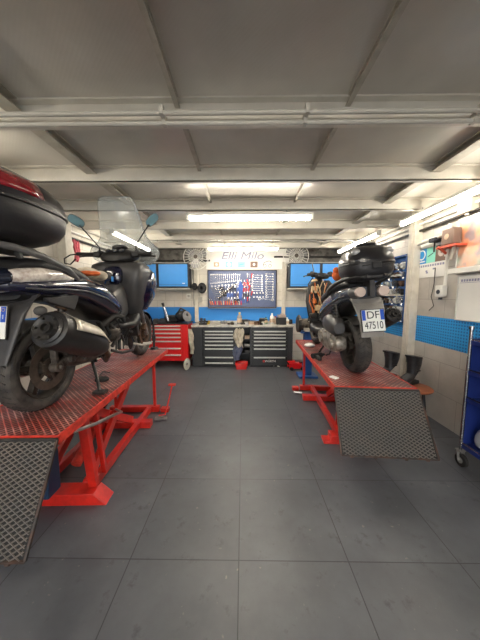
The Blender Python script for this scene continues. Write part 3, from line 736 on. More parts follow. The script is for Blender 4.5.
    if left:
        b = B().ylo([(hy-.08,0,hz-.045,.09,.03,2.4),(hy-.04,0,hz-.03,.16,.06,2.8),(hy+.06,0,hz-.01,.19,.075,2.8),(hy+.16,0,hz+.01,.17,.07,2.6),(hy+.22,0,hz,.10,.04,2.4)]); b.build('handlebar_cover', 'black_plastic', hb, sharp=50)
        b = B().lathe([(.02,.0),(.05,.004),(.056,-.004)],(0,hy-.01,hz+.055),(0,-.55,1),24); b.ell((0,hy+.07,hz+.09),(.085,.06,.03)).mat(1)
        for dx in (-.075,0,.075): b.lathe([(.005,.012),(.028,.010),(.03,.0)],(dx,hy-.035,hz+.035),(0,-.7,1),20)
        b.build('instrument_panel', ['box_lid','lens_smoke'], hb, sharp=35)
        # windscreen: one bent sheet with a narrower top, a waist and broad lower lobes
        rows = []
        for q,(z_, y_, hw) in enumerate(((1.12,1.36,.26),(1.18,1.35,.37),(1.24,1.335,.405),(1.30,1.315,.38),(1.36,1.295,.31),(1.42,1.275,.265),(1.52,1.225,.245),(1.64,1.17,.225),(1.74,1.125,.20),(1.785,1.10,.175),(1.805,1.09,.12))):
            rows.append([V((hw*(k-8)/8, y_-.42*(abs(k-8)/8*hw)**1.6*1.1, z_)) for k in range(17)])
        vs = [p for r_ in rows for p in r_]; fs = [(i*17+k,i*17+k+1,(i+1)*17+k+1,(i+1)*17+k) for i in range(len(rows)-1) for k in range(16)]
        ws = B().add(vs, fs).build('windscreen', 'acrylic', t, solid=.004, sharp=60)
        edge = [r_[0] for r_ in rows] + rows[-1][1:-1] + [r_[-1] for r_ in reversed(rows)]
        B().tube(edge, .0022, 5).build('windscreen_edge', 'lens_clear_dull', ws)
        b = B()
        for sg in (1,-1): b.cyl((sg*.12,hy+.12,hz+.02),(sg*.13,1.31,1.27),.006,seg=8).cyl((sg*.13,1.30,1.27),(sg*.13,1.325,1.275),.014,seg=12)
        b.build('windscreen_bracket', 'black_plastic', ws)
        for sg in (1,-1):
            base = V((sg*.20,hy+.02,hz+.03)); elb = V((sg*.215,hy,hz+.11)); mp = V((sg*.37,hy-.03,hz+.30))
            b = B().tube([base,base+V((0,0,.05)),elb,mp],[.009,.007,.006,.007],8).cyl(base,base+V((0,0,.04)),.012,.008,12)
            mr = b.build('mirror', 'black_plastic', t)
            nrm = V((-sg*.35 if sg < 0 else -.25,-1,-.05)).normalized(); ux = V((1,0,0)) if False else nrm.cross(V((0,0,1))).normalized(); uy = ux.cross(nrm).normalized()
            c_ = mp+V((sg*.035,0,.045)); ux2 = (ux*.85+uy*(.53 if sg<0 else -.53)).normalized() if True else ux; uy2 = nrm.cross(ux2).normalized()
            hx_, hy_ = (.085,.048)
            b = B().loft([b.ring(c_+nrm*(-.03),ux2,uy2,hx_*.5,hy_*.5,2.4,28),b.ring(c_+nrm*(-.02),ux2,uy2,hx_*.85,hy_*.85,2.6,28),b.ring(c_,ux2,uy2,hx_,hy_,2.8,28)])
            b.build('mirror_shell', 'grey_plastic', mr, sharp=60)
            b = B().loft([b.ring(c_+nrm*.0005,ux2,uy2,hx_*.9,hy_*.88,2.8,28),b.ring(c_+nrm*.003,ux2,uy2,hx_*.9,hy_*.88,2.8,28)]); b.build('mirror_glass', 'mirror_glass', mr)
        # hoop guard at the end of the left grip
        B().tube([(-.40,hy-.05,hz),(-.47,hy-.06,hz-.01),(-.53,hy-.07,hz-.05),(-.52,hy-.08,hz-.10),(-.46,hy-.08,hz-.11),(-.41,hy-.06,hz-.05)],.007,8).build('hand_guard', 'black_plastic', hb)
    else:
        b = B().ylo([(hy-.05,0,hz-.03,.06,.03,2.4),(hy,0,hz-.02,.10,.045,2.8),(hy+.08,0,hz-.01,.10,.045,2.8),(hy+.12,0,hz,.06,.02,2.4)]); b.build('instrument_panel', 'black_plastic', hb, sharp=50)
        B().tube([(-.20,hy,hz+.02),(-.22,hy,hz+.10),(-.26,hy-.02,hz+.15)],.006,8).build('mirror_stem', 'steel', hb)
        B().ell((-.06,hy+.10,hz-.10),(.07,.05,.06)).build('headlamp_shell', 'wire_beige', t)
        B().tube([(-.12,hy,hz-.03),(-.2,hy-.05,hz-.12),(-.18,hy-.1,hz-.3),(-.10,hy-.06,hz-.45)],.007,8).build('brake_cable', 'wire_black', t)
        piv = V((0,hy+.05,0)); Q = Matrix.Rotation(R(38),3,'Z'); hb.rotation_euler = (0,0,R(38)); hb.location = piv - Q @ piv
    # stand, footrests, underside details
    b = B().tube([(-.10,.55,.22),(-.17,.60,.10),(-.20,.64,.03)],.012,8).box((-.20,.64,.024),(.06,.06,.012)) if not left else B().tube([(.10,.40,.22),(.20,.30,.10),(.24,.26,.02)],.012,8).tube([(-.10,.40,.22),(-.20,.30,.10),(-.24,.26,.02)],.012,8).cyl((-.14,.40,.22),(.14,.40,.22),.012).box((.25,.25,.012),(.09,.06,.022)).box((-.25,.25,.012),(.09,.06,.022))
    b.build('centre_stand', 'dark_steel', t)
    b = B().tube([(.14,.62,.26),(.20,.70,.22),(.20,.90,.20),(.16,1.05,.24),(.05,1.2,.30)],.014,8).tube([(-.14,.62,.26),(-.20,.70,.22),(-.20,.90,.20),(-.16,1.05,.24),(-.05,1.2,.30)],.014,8).tube([(.1,.60,.34),(.16,.72,.46),(.14,.85,.30)],.012,8)
    b.tube([(.12,.66,.50),(.18,.70,.40),(.16,.60,.30)],.016,8)
    b.build('lower_frame', 'dark_steel', t)
    for k in range(12 if left else 5):
        x = random.uniform(.08,.2); y = random.uniform(.45,1.1)
        B().tube([(x,y,.54),(x+.03,y+.05,.42),(x-.02,y+.02,.32),(x+.01,y-.04,.24)],random.choice((.007,.011,.016)),8).build('hose', 'wire_black', t)
    if left:
        B().box((.02,1.16,.42),(.26,.05,.22),(.15,0,0)).build('radiator','dark_steel',t,bevel=.005)
        B().tube([(.13,.50,.50),(.18,.62,.58),(.16,.80,.56),(.12,.95,.40),(.10,1.10,.36)],.022,10).build('coolant_hose','rubber',t)
        B().box((.12,.72,.40),(.10,.14,.12),(0,.2,.3)).build('water_pump','dirty_cast',t,bevel=.015)
        b = B().tube([(.19,.95,.26),(.28,.97,.24),(.34,1.02,.26)],.011,8).box((.32,1.0,.255),(.09,.03,.02),(0,0,.4)); b.build('footrest', 'heat_shield', t)
        B().prism([(.17,.02,.76),(.17,.16,.77),(.17,.10,.66),(.17,-.12,.72),(.17,-.13,.75)],(.03,0,0)).build('hugger_bracket', 'black_plastic', t, bevel=.006)
        B().ell((.145,-.12,.67),(.015,.05,.03)).build('reservoir', 'grey_plastic', t)
    return t
pm('lens_pale', (196,176,164), 0.2, coat=1.0, amt=0.2)
rl_, fl_ = V((-1.375,1.60,0)), V((-1.335,3.13,0))
scooter((rl_.x, rl_.y, ZL), -math.atan2(fl_.x-rl_.x, fl_.y-rl_.y), R(0), 'navy blue maxi scooter with tall clear windscreen and red-lensed top box, on the left lift', 'navy')
rr_ = atZ(354.5,371.0,ZL); fr_ = atZ(318,344,ZL); print('RIGHT', rr_, fr_)
scooter((rr_.x, rr_.y, ZL), -math.atan2(fr_.x-rr_.x, fr_.y-rr_.y), R(-4), 'grey scooter with stripped front, plain black top box and number plate, on the right lift', 'grey')
# ------------------------------------------------------------ back wall: cabinets
def wall_cabinet(x0, x1, z0, z1, label, depth=.30):
    w, h = x1-x0, z1-z0
    t = thing('wall_cabinet', label, 'cabinet', ((x0+x1)/2, YB-.005, z0), group='blue wall cabinets')
    b = B().span((-w/2,-depth,0),(w/2,0,h)); b.build('body', 'frame_dark', t, bevel=.004)
    d = B().span((-w/2+.025,-depth-.016,.035),(w/2-.025,-depth,h-.025)); dd = d.build('door', 'blue_cabinet', t, bevel=.005)
    B().span((-w/2+.03,-depth-.022,.075),(w/2-.03,-depth-.016,.08)).build('door_crease', 'blue_paint', dd)
    B().span((w*.30,-depth-.024,.09),(w*.38,-depth-.016,.11)).build('door_badge', 'paper', dd)
    B().span((-w/2-.005,-depth-.02,-.03),(w/2+.005,0,-.001)).build('bottom_rail', 'conduit_grey', t)
yc = YB-.32
zA, zB_ = atY(170,288,yc).z, atY(170,263,yc).z
xr = atY(188.5,275,yc).x; W_ = atY(188.5,275,yc).x-atY(157.5,275,yc).x
wall_cabinet(xr-W_, xr, zA, zB_, 'blue wall cabinet left of the banner, nearest the wire fan')
wall_cabinet(xr-2*W_-.01, xr-W_-.01, zA, zB_, 'blue wall cabinet in the back left corner, partly behind the navy scooter')
xl = atY(289.5,275,yc).x
wall_cabinet(xl, xl+W_, zA, zB_, 'blue wall cabinet right of the banner, behind the stripped scooter front')
wall_cabinet(xl+W_+.01, min(xl+2*W_+.01, XR-.01), zA, zB_, 'blue wall cabinet in the back right corner, behind the black top box')
# wall fans
def wall_fan(px, py, label):
    c = atY(px, py, YB-.22)
    t = thing('wall_fan', label, 'fan', (c.x, YB-.22, c.z), (0,0,0), 'wire wall fans')
    r = .275
    b = B()
    for k in range(24):
        a = 2*pi*k/24
        b.tube([(r*q*cos(a), -.055*math.cos(q*pi/2)-.0, r*q*sin(a)) for q in (.16,.4,.7,1.0)], .0045, 5)
        b.tube([(r*q*cos(a), .05*math.cos(q*pi/2), r*q*sin(a)) for q in (.2,.6,1.0)], .004, 5)
    for q in (.16,.55,1.0): b.tube([(r*q*cos(2*pi*k/32), -.055*math.cos(q*pi/2), r*q*sin(2*pi*k/32)) for k in range(32)], .009 if q == 1 else .005, 6, closed=True)
    b.build('cage', 'white_plastic', t)
    for k in range(3):
        a = 2*pi*k/3+.4
        rings = []
        for q, wd in ((.15,.03),(.4,.08),(.65,.10),(.82,.07),(.88,.03)):
            c0 = V((r*q*cos(a),0,r*q*sin(a))); tang = V((-sin(a),.5,cos(a))).normalized()
            rings.append([c0-tang*wd+V((0,.002,0)), c0+tang*wd+V((0,.002,0)), c0+tang*wd-V((0,.002,0)), c0-tang*wd-V((0,.002,0))])
        B().loft(rings).build('fan_blade', 'fan_grey', t)
    B().cyl((0,-.06,0),(0,-.045,0),.045).cyl((0,.03,0),(0,.15,0),.055,.045).build('motor', 'dirty_cast', t)
    B().bar((0,.13,0),(0,.215,-.10),.03,.03).box((0,.208,-.10),(.10,.018,.14)).build('wall_bracket', 'white_plastic', t)
pm('fan_grey', (150,150,150), 0.35, 0.3)
wall_fan(196, 257, 'round wire wall fan left of the banner, above the black hose reels')
wall_fan(296, 256, 'round wire wall fan right of the banner, above the blue cabinet')
# banner with lettering
bl, br_ = atY(206,249,YB-.01), atY(289,269,YB-.01)
bc = (bl+br_)/2
bn = thing('wall_banner', 'white banner reading Elli Milo above the tool board', 'banner', (bc.x, YB-.004, bc.z))
w_, h_ = br_.x-bl.x, bl.z-br_.z
B().span((-w_/2,-.004,-h_/2),(w_/2,0,h_/2)).build('banner_sheet', 'paper', bn)
def bp(px, py): p = atY(px, py, YB-.01); return (p.x-bc.x, -.006, p.z-bc.z)
o_ = bp(242,256); text('lettering', 'Elli Milo', .235, 'ink_grey', bn, o_, (pi/2,0,0), shear=.25, ext=.001, sx=1.3, off=.0)
for px, mm, kind in ((216.5,'beige_print',0),(229,'lightblue_print',1),(241.5,'teal_print',2),(254,'brown_print',3)):
    x,_,z = bp(px, 264.5)
    hh = .08 if kind else .06
    e = B().span((x-hh*1.05,-.008,z-hh*.85),(x+hh*1.05,-.004,z+hh*.85)).build('emblem', mm, bn)
    if kind == 2: B().bar((x-.05,-.0095,z-.01),(x+.05,-.0095,z+.012),.003,.014).build('emblem_mark', 'blue_cabinet', e)
    elif kind == 1: B().lathe([(.02,0),(.045,0),(.045,.002),(.02,.002)],(x,-.008,z),(0,-1,0),20,closed=True).build('emblem_mark','paper', e)
    else: B().ell((x,-.009,z),(.028,.002,.03)).build('emblem_mark', 'paper', e)
x,_,z = bp(267.5, 264)
b = B().tube([(x-.10,-.007,z-.03),(x-.08,-.007,z+.03),(x-.02,-.007,z+.055),(x+.04,-.007,z+.07),(x+.09,-.007,z+.04)],.006,6)
for dx in (-.06,.055): b.tube([(x+dx+.035*cos(a*.52),-.007,z-.04+.035*sin(a*.52)) for a in range(12)],.005,6,closed=True)
b.build('scooter_drawing', 'ink_dark', bn)

# tool board with hung tools
tl, brd = atY(208,270.5,YB-.03), atY(276,307,YB-.03)
TB = ((tl.x+brd.x)/2, YB-.012, brd.z); TW, TH = brd.x-tl.x, tl.z-brd.z
t = thing('tool_board', 'navy blue framed board full of hand tools on the back wall', 'tool board', TB)
B().span((-TW/2,-.012,0),(TW/2,0.008,TH)).build('panel', 'navy_board', t)
b = B()
for a_, c_ in (((-TW/2-.012,-.03,-.012),(-TW/2+.01,.008,TH+.012)),((TW/2-.01,-.03,-.012),(TW/2+.012,.008,TH+.012)),((-TW/2,-.03,TH-.01),(TW/2,.008,TH+.012)),((-TW/2,-.06,-.02),(TW/2,.008,.006))): b.span(a_, c_)
b.build('board_frame', 'frame_dark', t)
B().span((-TW/2,-.062,-.028),(TW/2,.008,-.02)).build('bottom_lip', 'conduit_grey', t)
def tp(px, py): p = atY(px, py, YB-.03); return V((p.x, YB-.03, p.z))
def wrench(p0, p1, w, label, grp, proto={}):
    d = p1-p0; L = d.length; ang = math.atan2(d.x, d.z)
    t = B().bar((0,0,0),(0,0,L),w*.8,.006)
    t.lathe([(w*.45,-.004),(w,-.004),(w,.004),(w*.45,.004)],(0,0,L),(0,1,0),14,closed=True)
    jaw = []
    for k in range(10):
        a = R(-140+k*280/9)-pi/2
        jaw.append((w*1.15*cos(a), w*1.15*sin(a)))
    for k in range(9):
        t.bar((jaw[k][0]*.8,0,jaw[k][1]*.8),(jaw[k+1][0]*.8,0,jaw[k+1][1]*.8),w*.55,.008)
    return solo(t, 'wrench', 'tool_steel', label, 'wrench', tuple(p0), grp, (0,ang,0))
pm('tool_steel', (214,212,206), 0.25, 0.85, amt=0.3)
for k in range(15):
    px = 211 + k*2.05; L = 1 - k*.035
    wrench(tp(px, 283.5-k*.22), tp(px+.05, 274.6), .018-k*.0003, 'combination wrench in the upright row at the top left of the tool board', 'upright wrenches top left of the board')
for k in range(10):
    py = 274 + k*2.55
    wrench(tp(266.4, py), tp(273, py), .025 if k > 4 else .019, 'flat wrench in the stacked column at the right edge of the tool board', 'stacked wrenches at the right of the board')
for k in range(8):
    py = 275 + k*2.2
    wrench(tp(252.5, py), tp(262, py+.4), .018, 'slim wrench in the stacked column right of the red pliers', 'stacked wrenches right of centre of the board')
wrench(tp(259.5, 298.6), tp(272.5, 299.8), .034, 'largest bright open wrench at the lower right of the tool board', None)
for k in range(6):
    p0, p1 = tp(210+k*1.2, 288.5+k*1.9), tp(224+k*.6, 287.6+k*1.5)
    L = (p1-p0).length; ang = math.atan2((p1-p0).x, (p1-p0).z)
    b = B().cyl((0,0,0),(0,0,L*.7),.007,seg=8).mat(1).cyl((0,0,L*.7),(0,0,L),.015,.012,10)
    solo(b, 'long_screwdriver', ['tool_steel','dark_steel'], 'long steel bar tool lying level at the left of the tool board', 'screwdriver', tuple(p0), 'level bar tools at the left of the board', (0,ang,0))
for k in range(16):
    px = 211.5+k*2.0; col = ['plastic_orange','plastic_orange','plastic_red','wire_beige','plastic_red','plastic_orange','cloth_cream','plastic_red'][k%8]
    c = tp(px, 305.4); ang = random.uniform(-.18,.02) - (.35 if k < 2 else 0)
    nm = {'plastic_orange':'orange','plastic_red':'red','wire_beige':'tan','cloth_cream':'pale'}[col]
    b = B().cyl((0,0,.012),(0,0,.105),.014,.011,10).mat(1).cyl((0,0,.10),(0,0,.20),.005,seg=8)
    solo(b, 'screwdriver', [col,'tool_steel'], nm+' handled screwdriver in the bottom left row of the tool board', 'screwdriver', tuple(c), nm+' screwdrivers in the bottom row', (0,ang,0))
def pliers(px, py, col, nm, s=1):
    c = tp(px, py); t = thing('pliers', nm+' handled pliers hanging in the middle of the tool board', 'pliers', tuple(c), (0,random.uniform(-.12,.12),0), nm+' handled pliers on the board')
    for sg in (1,-1):
        B().tube([(0,0,0),(sg*.028*s,0,-.04*s),(sg*.022*s,0,-.12*s)],.011,8).build('handle', col, t)
    B().prism([(-.014*s,-.006,-.01),(.014*s,-.006,-.01),(.012*s,-.006,.03*s),(.004*s,-.006,.06*s),(-.004*s,-.006,.06*s),(-.012*s,-.006,.03*s)],(0,.012,0)).build('jaws', 'tool_steel', t, bevel=.002)
for r_ in range(4):
    for k in range(7):
        px = 228.5+k*3.2; py = 282+r_*5.6
        if px < 232+(3-r_)*1.5 and r_ == 0: continue
        col, nm = [('plastic_blue','blue'),('ink_dark','black'),('ink_grey','pale grey'),('navy_cart','navy'),('plastic_blue','blue'),('dark_steel','dark'),('brown_print','brown')][(k*3+r_*2)%7]
        if 243 < px < 250 and r_ < 2: col, nm = 'plastic_red', 'red'
        pliers(px, py, col, nm, .8)
for k in range(8):
    c = tp(254+ (k%4)*3.0, 293 + (k//4)*4.0)
    b = B().cyl((0,0,0),(0,-.02,0),.014,seg=14).mat(1).cyl((0,0,-.05),(0,0,.0),.005,seg=8)
    solo(b, 'socket', ['tool_steel','dark_steel'], 'round socket piece hanging below the slim wrenches on the tool board', 'socket', tuple(c), 'sockets on the tool board')
for k in range(9):
    p0, p1 = tp(219+k*2.0, 300-k*1.9), tp(222+k*2.1, 291.5-k*1.15)
    d = p1-p0; L = d.length
    b = B().cyl((0,-.012,0),(0,-.012,L),.008,seg=8).mat(1).cyl((0,-.012,0),(0,-.012,L*.35),.015,.013,10)
    solo(b, 'chisel', ['tool_steel','dark_plastic'], 'slanting steel chisel in the left middle of the tool board', 'chisel', tuple(p0), 'slanting chisels left of centre of the board', (0,math.atan2(d.x,d.z),0))
for k in range(12):
    c = tp(212+k*3.4, 286.2-k*.25)
    b = B().lathe([(.012,-.004),(.022,-.004),(.022,.004),(.012,.004)],(0,0,0),(0,1,0),14,closed=True).bar((0,0,-.02),(0,0,-.07),.012,.006)
    solo(b, 'ring_spanner', 'tool_steel', 'small ring spanner in the row just below the upright wrenches on the tool board', 'spanner', tuple(c), 'small ring spanners under the upright wrenches')
for k in range(14):
    c = tp(247.5+(k%3)*2.1, 276+(k//3)*5.8)
    mm, nm = [('tool_steel','steel'),('plastic_red','red'),('ink_grey','pale')][(k*2+k//3)%3]
    b = B().cyl((0,-.02,-.045),(0,-.02,.03),.011,seg=10).box((0,-.02,.04),(.03,.012,.03))
    solo(b, 'nut_driver', mm, nm+' nut driver in the crowded middle of the tool board', 'nut driver', tuple(c), nm+' nut drivers on the board', (0,random.uniform(-.3,.3),0), bevel=.003)
b = B().prism([(-.03,0,0),(.03,0,0),(.06,0,.3),(.0,0,.42),(-.05,0,.3)],(0,-.02,0)); c = tp(240.5, 299)
solo(b, 'tool_holster', 'plastic_blue', 'bright blue tool pouch hanging in the middle of the tool board', 'pouch', tuple(c), bevel=.004)

# ------------------------------------------------------------ workbench
YW = 5.08
def zb(py, y=YW): return atY(240, py, y).z
def xb(px, y=YW): return atY(px, 330, y).x
ZW = zb(325.5)
xL0, xL1, xR0, xR1 = xb(202.5), xb(235.5), xb(251.5), xb(288)
xE0, xE1 = xb(192), xb(293)
solo(B().span((xE0-.02,-.02,-.035),(xE1+.02,YB-YW-.01,0)).span((xE0-.02,YB-YW-.03,0),(xE1+.02,YB-YW-.01,.04)), 'worktop', 'worktop', 'long pale metal worktop below the tool board', 'worktop', (0,YW,ZW), bevel=.003)
# carcass with open middle bay
t = thing('workbench', 'dark grey workbench carcass with open middle bay under the pale worktop', 'workbench', (0,YW,0))
b = B()
for x0, x1 in ((xE0,xE0+.02),(xL0-.03,xL0-.005),(xL1+.005,xL1+.03),(xR0-.03,xR0-.005),(xR1+.005,xR1+.03),(xE1-.02,xE1)): B().span((x0,0.01,0.02),(x1,.55,ZW-.036)).build('side_panel', 'bench_dark', t)
B().span((xE0,.0,.02),(xL0-.03,.02,ZW-.036)).build('end_panel', 'bench_dark', t)
B().span((xR1+.03,.0,.02),(xE1,.02,ZW-.036)).build('end_panel', 'bench_dark', t)
B().span((xE0,.54,.02),(xE1,.56,ZW-.036)).build('back_panel', 'drawer_dark', t)
B().span((xE0,.04,.0),(xE1,.5,.03)).build('plinth', 'black_plastic', t)
for py in (340,347.5,354):
    B().span((xL1+.03,.05,zb(py)-.008),(xR0-.03,.52,zb(py)+.004)).build('shelf', 'bench_dark', t)
def drawer_cabinet(x0, x1, hy, label, logo):
    t = thing('drawer_cabinet', label, 'cabinet', ((x0+x1)/2, YW, .03), group='drawer cabinets in the workbench')
    w = x1-x0
    B().span((-w/2,.02,0),(w/2,.52,ZW-.07)).build('body', 'drawer_dark', t)
    tops = [ZW-.045-.03]+[zb(q)-.03+.012 for q in hy[1:]]+[.0]
    for i, q in enumerate(hy):
        ztop = zb(q)-.03+.022; zbt = (zb(hy[i+1])-.03+.026) if i < len(hy)-1 else .01
        d = B().span((-w/2+.012,-.012,zbt),(w/2-.012,.02,ztop)).build('drawer', 'drawer_dark', t, bevel=.003)
        B().span((-w/2+.05,-.032,ztop-.034),(w/2-.05,-.01,ztop-.008)).build('handle', 'handle_alu', d, bevel=.004)
    if logo:
        lx = atY(267.5,361.3,YW-.015); c = lx.x-(x0+x1)/2; z = lx.z-.03
        lg = B().span((c-.10,-.0135,z-.022),(c-.055,-.011,z+.022)).build('maker_mark', 'plastic_red', t)
        text('maker_name', 'WÜRTH', .062, 'paper', lg, (c+.06,-.0135,z), (pi/2,0,0))
    return t
HY = [331.5,334.6,337.9,341.4,345.2,348.9,357.4]
drawer_cabinet(xL0, xL1, HY+[363.0], 'dark drawer cabinet at the left of the workbench with eight pale handles', False)
drawer_cabinet(xR0, xR1, HY, 'dark drawer cabinet at the right of the workbench bearing a red and white name', True)
# rags, box and small boxes in the middle bay
def rag(name, label, mat, p, w, h, seed, cat='rag', fold=.02):
    random.seed(seed); rows = []
    for i in range(13):
        q = i/12; ww = w*(.55+.45*sin(pi*min(1,q*1.1+.15))) ; cx = random.uniform(-.012,.012)+.02*sin(q*4+seed)
        rows.append([V((cx+ww*(k/12-.5), -.02-fold*sin(k*1.25+seed+q*3)-.012*sin(k*2.9+q*7), -h*q + .015*sin(k*1.7+seed))) for k in range(13)])
    vs = [p_ for r_ in rows for p_ in r_]; fs = [(i*13+k,i*13+k+1,(i+1)*13+k+1,(i+1)*13+k) for i in range(12) for k in range(12)]
    return solo(B().add(vs, fs), name, mat, label, cat, tuple(p), solid=.012, sub=1, sharp=180)
rag('hanging_rag', 'crumpled cream rag hanging in the open middle bay of the workbench', 'cloth_cream', atY(239.5,328.5,YW-.0), .22, .40, 3)
rag('hanging_rag', 'grey blue cloth hanging below the cream rag in the workbench bay', 'cloth_blue', atY(237.5,346,YW), .20, .30, 8)
rag('hanging_rag', 'pale cloth hanging at the left end of the workbench beside the red cabinet', 'cloth_cream', atY(191,329,YW-.03), .10, .52, 5)
c = atY(241.5, 365.5, YW-.06)
t = thing('open_crate', 'small red plastic crate standing in front of the workbench bay', 'crate', (c.x,YW-.10,0))
B().add([(-.10,-.08,.0),(.10,-.08,0),(.10,.08,0),(-.10,.08,0),(-.13,-.10,.13),(.13,-.10,.13),(.13,.10,.13),(-.13,.10,.13)],[(0,1,2,3),(0,4,5,1),(1,5,6,2),(2,6,7,3),(3,7,4,0)]).build('tray','plastic_red',t,solid=.008)
B().box((0,0,.08),(.16,.12,.05),(0,.2,.3)).build('contents','dark_steel',t,bevel=.01)
for i,(px,py,w,h,mm,nm) in enumerate(((247,340,.10,.07,'beige_print','small tan carton on the upper shelf of the workbench bay'),(247,347.5,.11,.05,'conduit_grey','flat grey carton on the middle shelf of the workbench bay'),(248,354,.10,.06,'dark_steel','dark tin on the lower shelf of the workbench bay'))):
    c = atY(px,py,YW+.1)
    solo(B().span((-w/2,0,.0),(w/2,.12,h)).span((-w/2-.003,-.003,h*.8),(w/2+.003,.123,h)), 'small_carton', mm, nm, 'box', (min(c.x,xR0-.03-w/2-.005), YW+.1, zb(py)+.005), bevel=.004)

# things standing on the worktop
def bottle(px, y, r, h, mm, cap, label, cat='bottle', z=None):
    c = atY(px, 320, y); z = ZW if z is None else z
    t = thing('bottle', label, cat, (c.x, y, z))
    B().lathe([(r*.9,0),(r,.008),(r,h*.62),(r*.85,h*.72),(r*.4,h*.80),(r*.35,h*.86)],(0,0,0),(0,0,1),20).build('bottle_body', mm, t, sharp=50)
    B().cyl((0,0,h*.85),(0,0,h),r*.42,r*.38,14).build('cap', cap, t)
    B().lathe([(r*1.01,h*.15),(r*1.01,h*.5)],(0,0,0),(0,0,1),20).build('label_band', 'beige_print', t)
bottle(239.5, 5.35, .055, .26, 'lens_clear_dull', 'plastic_yellow', 'pale bottle with yellowish cap at the middle of the worktop')
bottle(272, 5.35, .05, .24, 'white_plastic', 'white_plastic', 'tall white spray can on the right half of the worktop', 'can')
bottle(287, 5.30, .045, .15, 'white_plastic', 'paper', 'short white bottle at the right end of the worktop')
bottle(275.5, 5.42, .045, .17, 'beige_print', 'plastic_red', 'tan bottle with red cap just right of the white spray can')
bottle(266, 5.45, .04, .15, 'plastic_green', 'ink_dark', 'small green bottle left of the white spray can')
def small(kind, px, y, label, mm, size, cat=None, rz=0):
    c = atY(px, 320, y); w, d, h = size
    b = B()
    if kind == 'box': b.span((-w/2,-d/2,0),(w/2,d/2,h)).span((-w/2-.003,-d/2-.003,h*.82),(w/2+.003,d/2+.003,h)); nm = 'parts_box'
    elif kind == 'tin': b.lathe([(w/2,0),(w/2,h*.1),(w/2*.97,h*.12),(w/2*.97,h*.88),(w/2,h*.9),(w/2,h),(w/2*.8,h*.97)],(0,0,0),(0,0,1),20); nm = 'tin_can'
    elif kind == 'drill':
        b.cyl((-w/2,0,h*.72),(w*.2,0,h*.72),h*.22).cyl((w*.2,0,h*.72),(w*.5,0,h*.72),h*.1).bar((-w*.3,0,h*.6),(-w*.4,0,0.03),.04,.035).box((-w*.4,0,.02),(.09,.06,.04)); nm = 'cordless_drill'
    elif kind == 'vise':
        b.box((0,0,.02),(w,d,.04)).box((-w*.2,0,h*.55),(w*.25,d*.8,h*.8)).box((w*.2,0,h*.6),(w*.2,d*.8,h*.6)).cyl((-w*.5,0,h*.45),(w*.7,0,h*.45),.015).cyl((w*.66,-.05,h*.45),(w*.66,.05,h*.45),.006); nm = 'bench_vise'
    elif kind == 'parts':
        for q in range(5): b.box((random.uniform(-w/2,w/2)*.7,random.uniform(-d/2,d/2)*.7,h*.3),(w*.35,d*.35,h*.6),(0,0,random.uniform(0,3)))
        b.cyl((-w*.3,0,.01),(w*.3,d*.2,h*.8),.012); nm = 'engine_part'
    elif kind == 'tray': b.add([(-w/2,-d/2,0),(w/2,-d/2,0),(w/2,d/2,0),(-w/2,d/2,0),(-w*.55,-d*.55,h),(w*.55,-d*.55,h),(w*.55,d*.55,h),(-w*.55,d*.55,h)],[(0,1,2,3),(0,4,5,1),(1,5,6,2),(2,6,7,3),(3,7,4,0)]).box((0,0,h*.5),(w*.6,d*.5,h*.7),(0,.1,.4)); nm = 'parts_tray'
    return solo(b, nm, mm, label, cat or {'parts_box':'box','tin_can':'can','cordless_drill':'drill','bench_vise':'vise','engine_part':'part','parts_tray':'tray'}[nm], (c.x,y,ZW), None, (0,0,rz), bevel=.003)
small('vise',203,5.22,'small dark bench vise clamped at the left end of the worktop','dark_steel',(.16,.12,.15))
small('tin',208.5,5.3,'small brass coloured tin beside the bench vise','plastic_yellow',(.06,.06,.08))
small('tray',216,5.3,'shallow grey parts tray on the left half of the worktop','conduit_grey',(.22,.16,.05))
small('parts',223,5.4,'loose steel engine parts left of the pale bottle','steel',(.2,.15,.09))
small('parts',230.5,5.25,'dark loose engine parts next to the pale bottle','dirty_cast',(.16,.14,.07))
small('drill',246,5.3,'black and steel power tool lying right of the pale bottle','dark_steel',(.18,.06,.12), rz=.3)
small('box',252,5.35,'low tan parts box in the middle right of the worktop','beige_print',(.14,.12,.07), rz=.2)
small('parts',258,5.25,'rusty heap of engine parts on the right half of the worktop','rust_steel',(.2,.16,.12))
small('drill',263.5,5.2,'black cordless drill standing left of the white spray can','black_plastic',(.17,.06,.16), rz=-.4)
small('box',281,5.3,'black toolbox shaped case at the right end of the worktop','black_plastic',(.20,.16,.15))
c = atY(281.5,320,5.3)
solo(B().box((0,0,.03),(.16,.12,.06),(0,0,.2)).box((.01,0,.07),(.09,.08,.03)), 'parts_box', 'lens_pale', 'pale pink box on top of the black case on the worktop', 'box', (c.x,5.3,ZW+.152), bevel=.004)
small('tin',290.5,5.4,'dark tin at the very right end of the worktop','dark_steel',(.09,.09,.1))

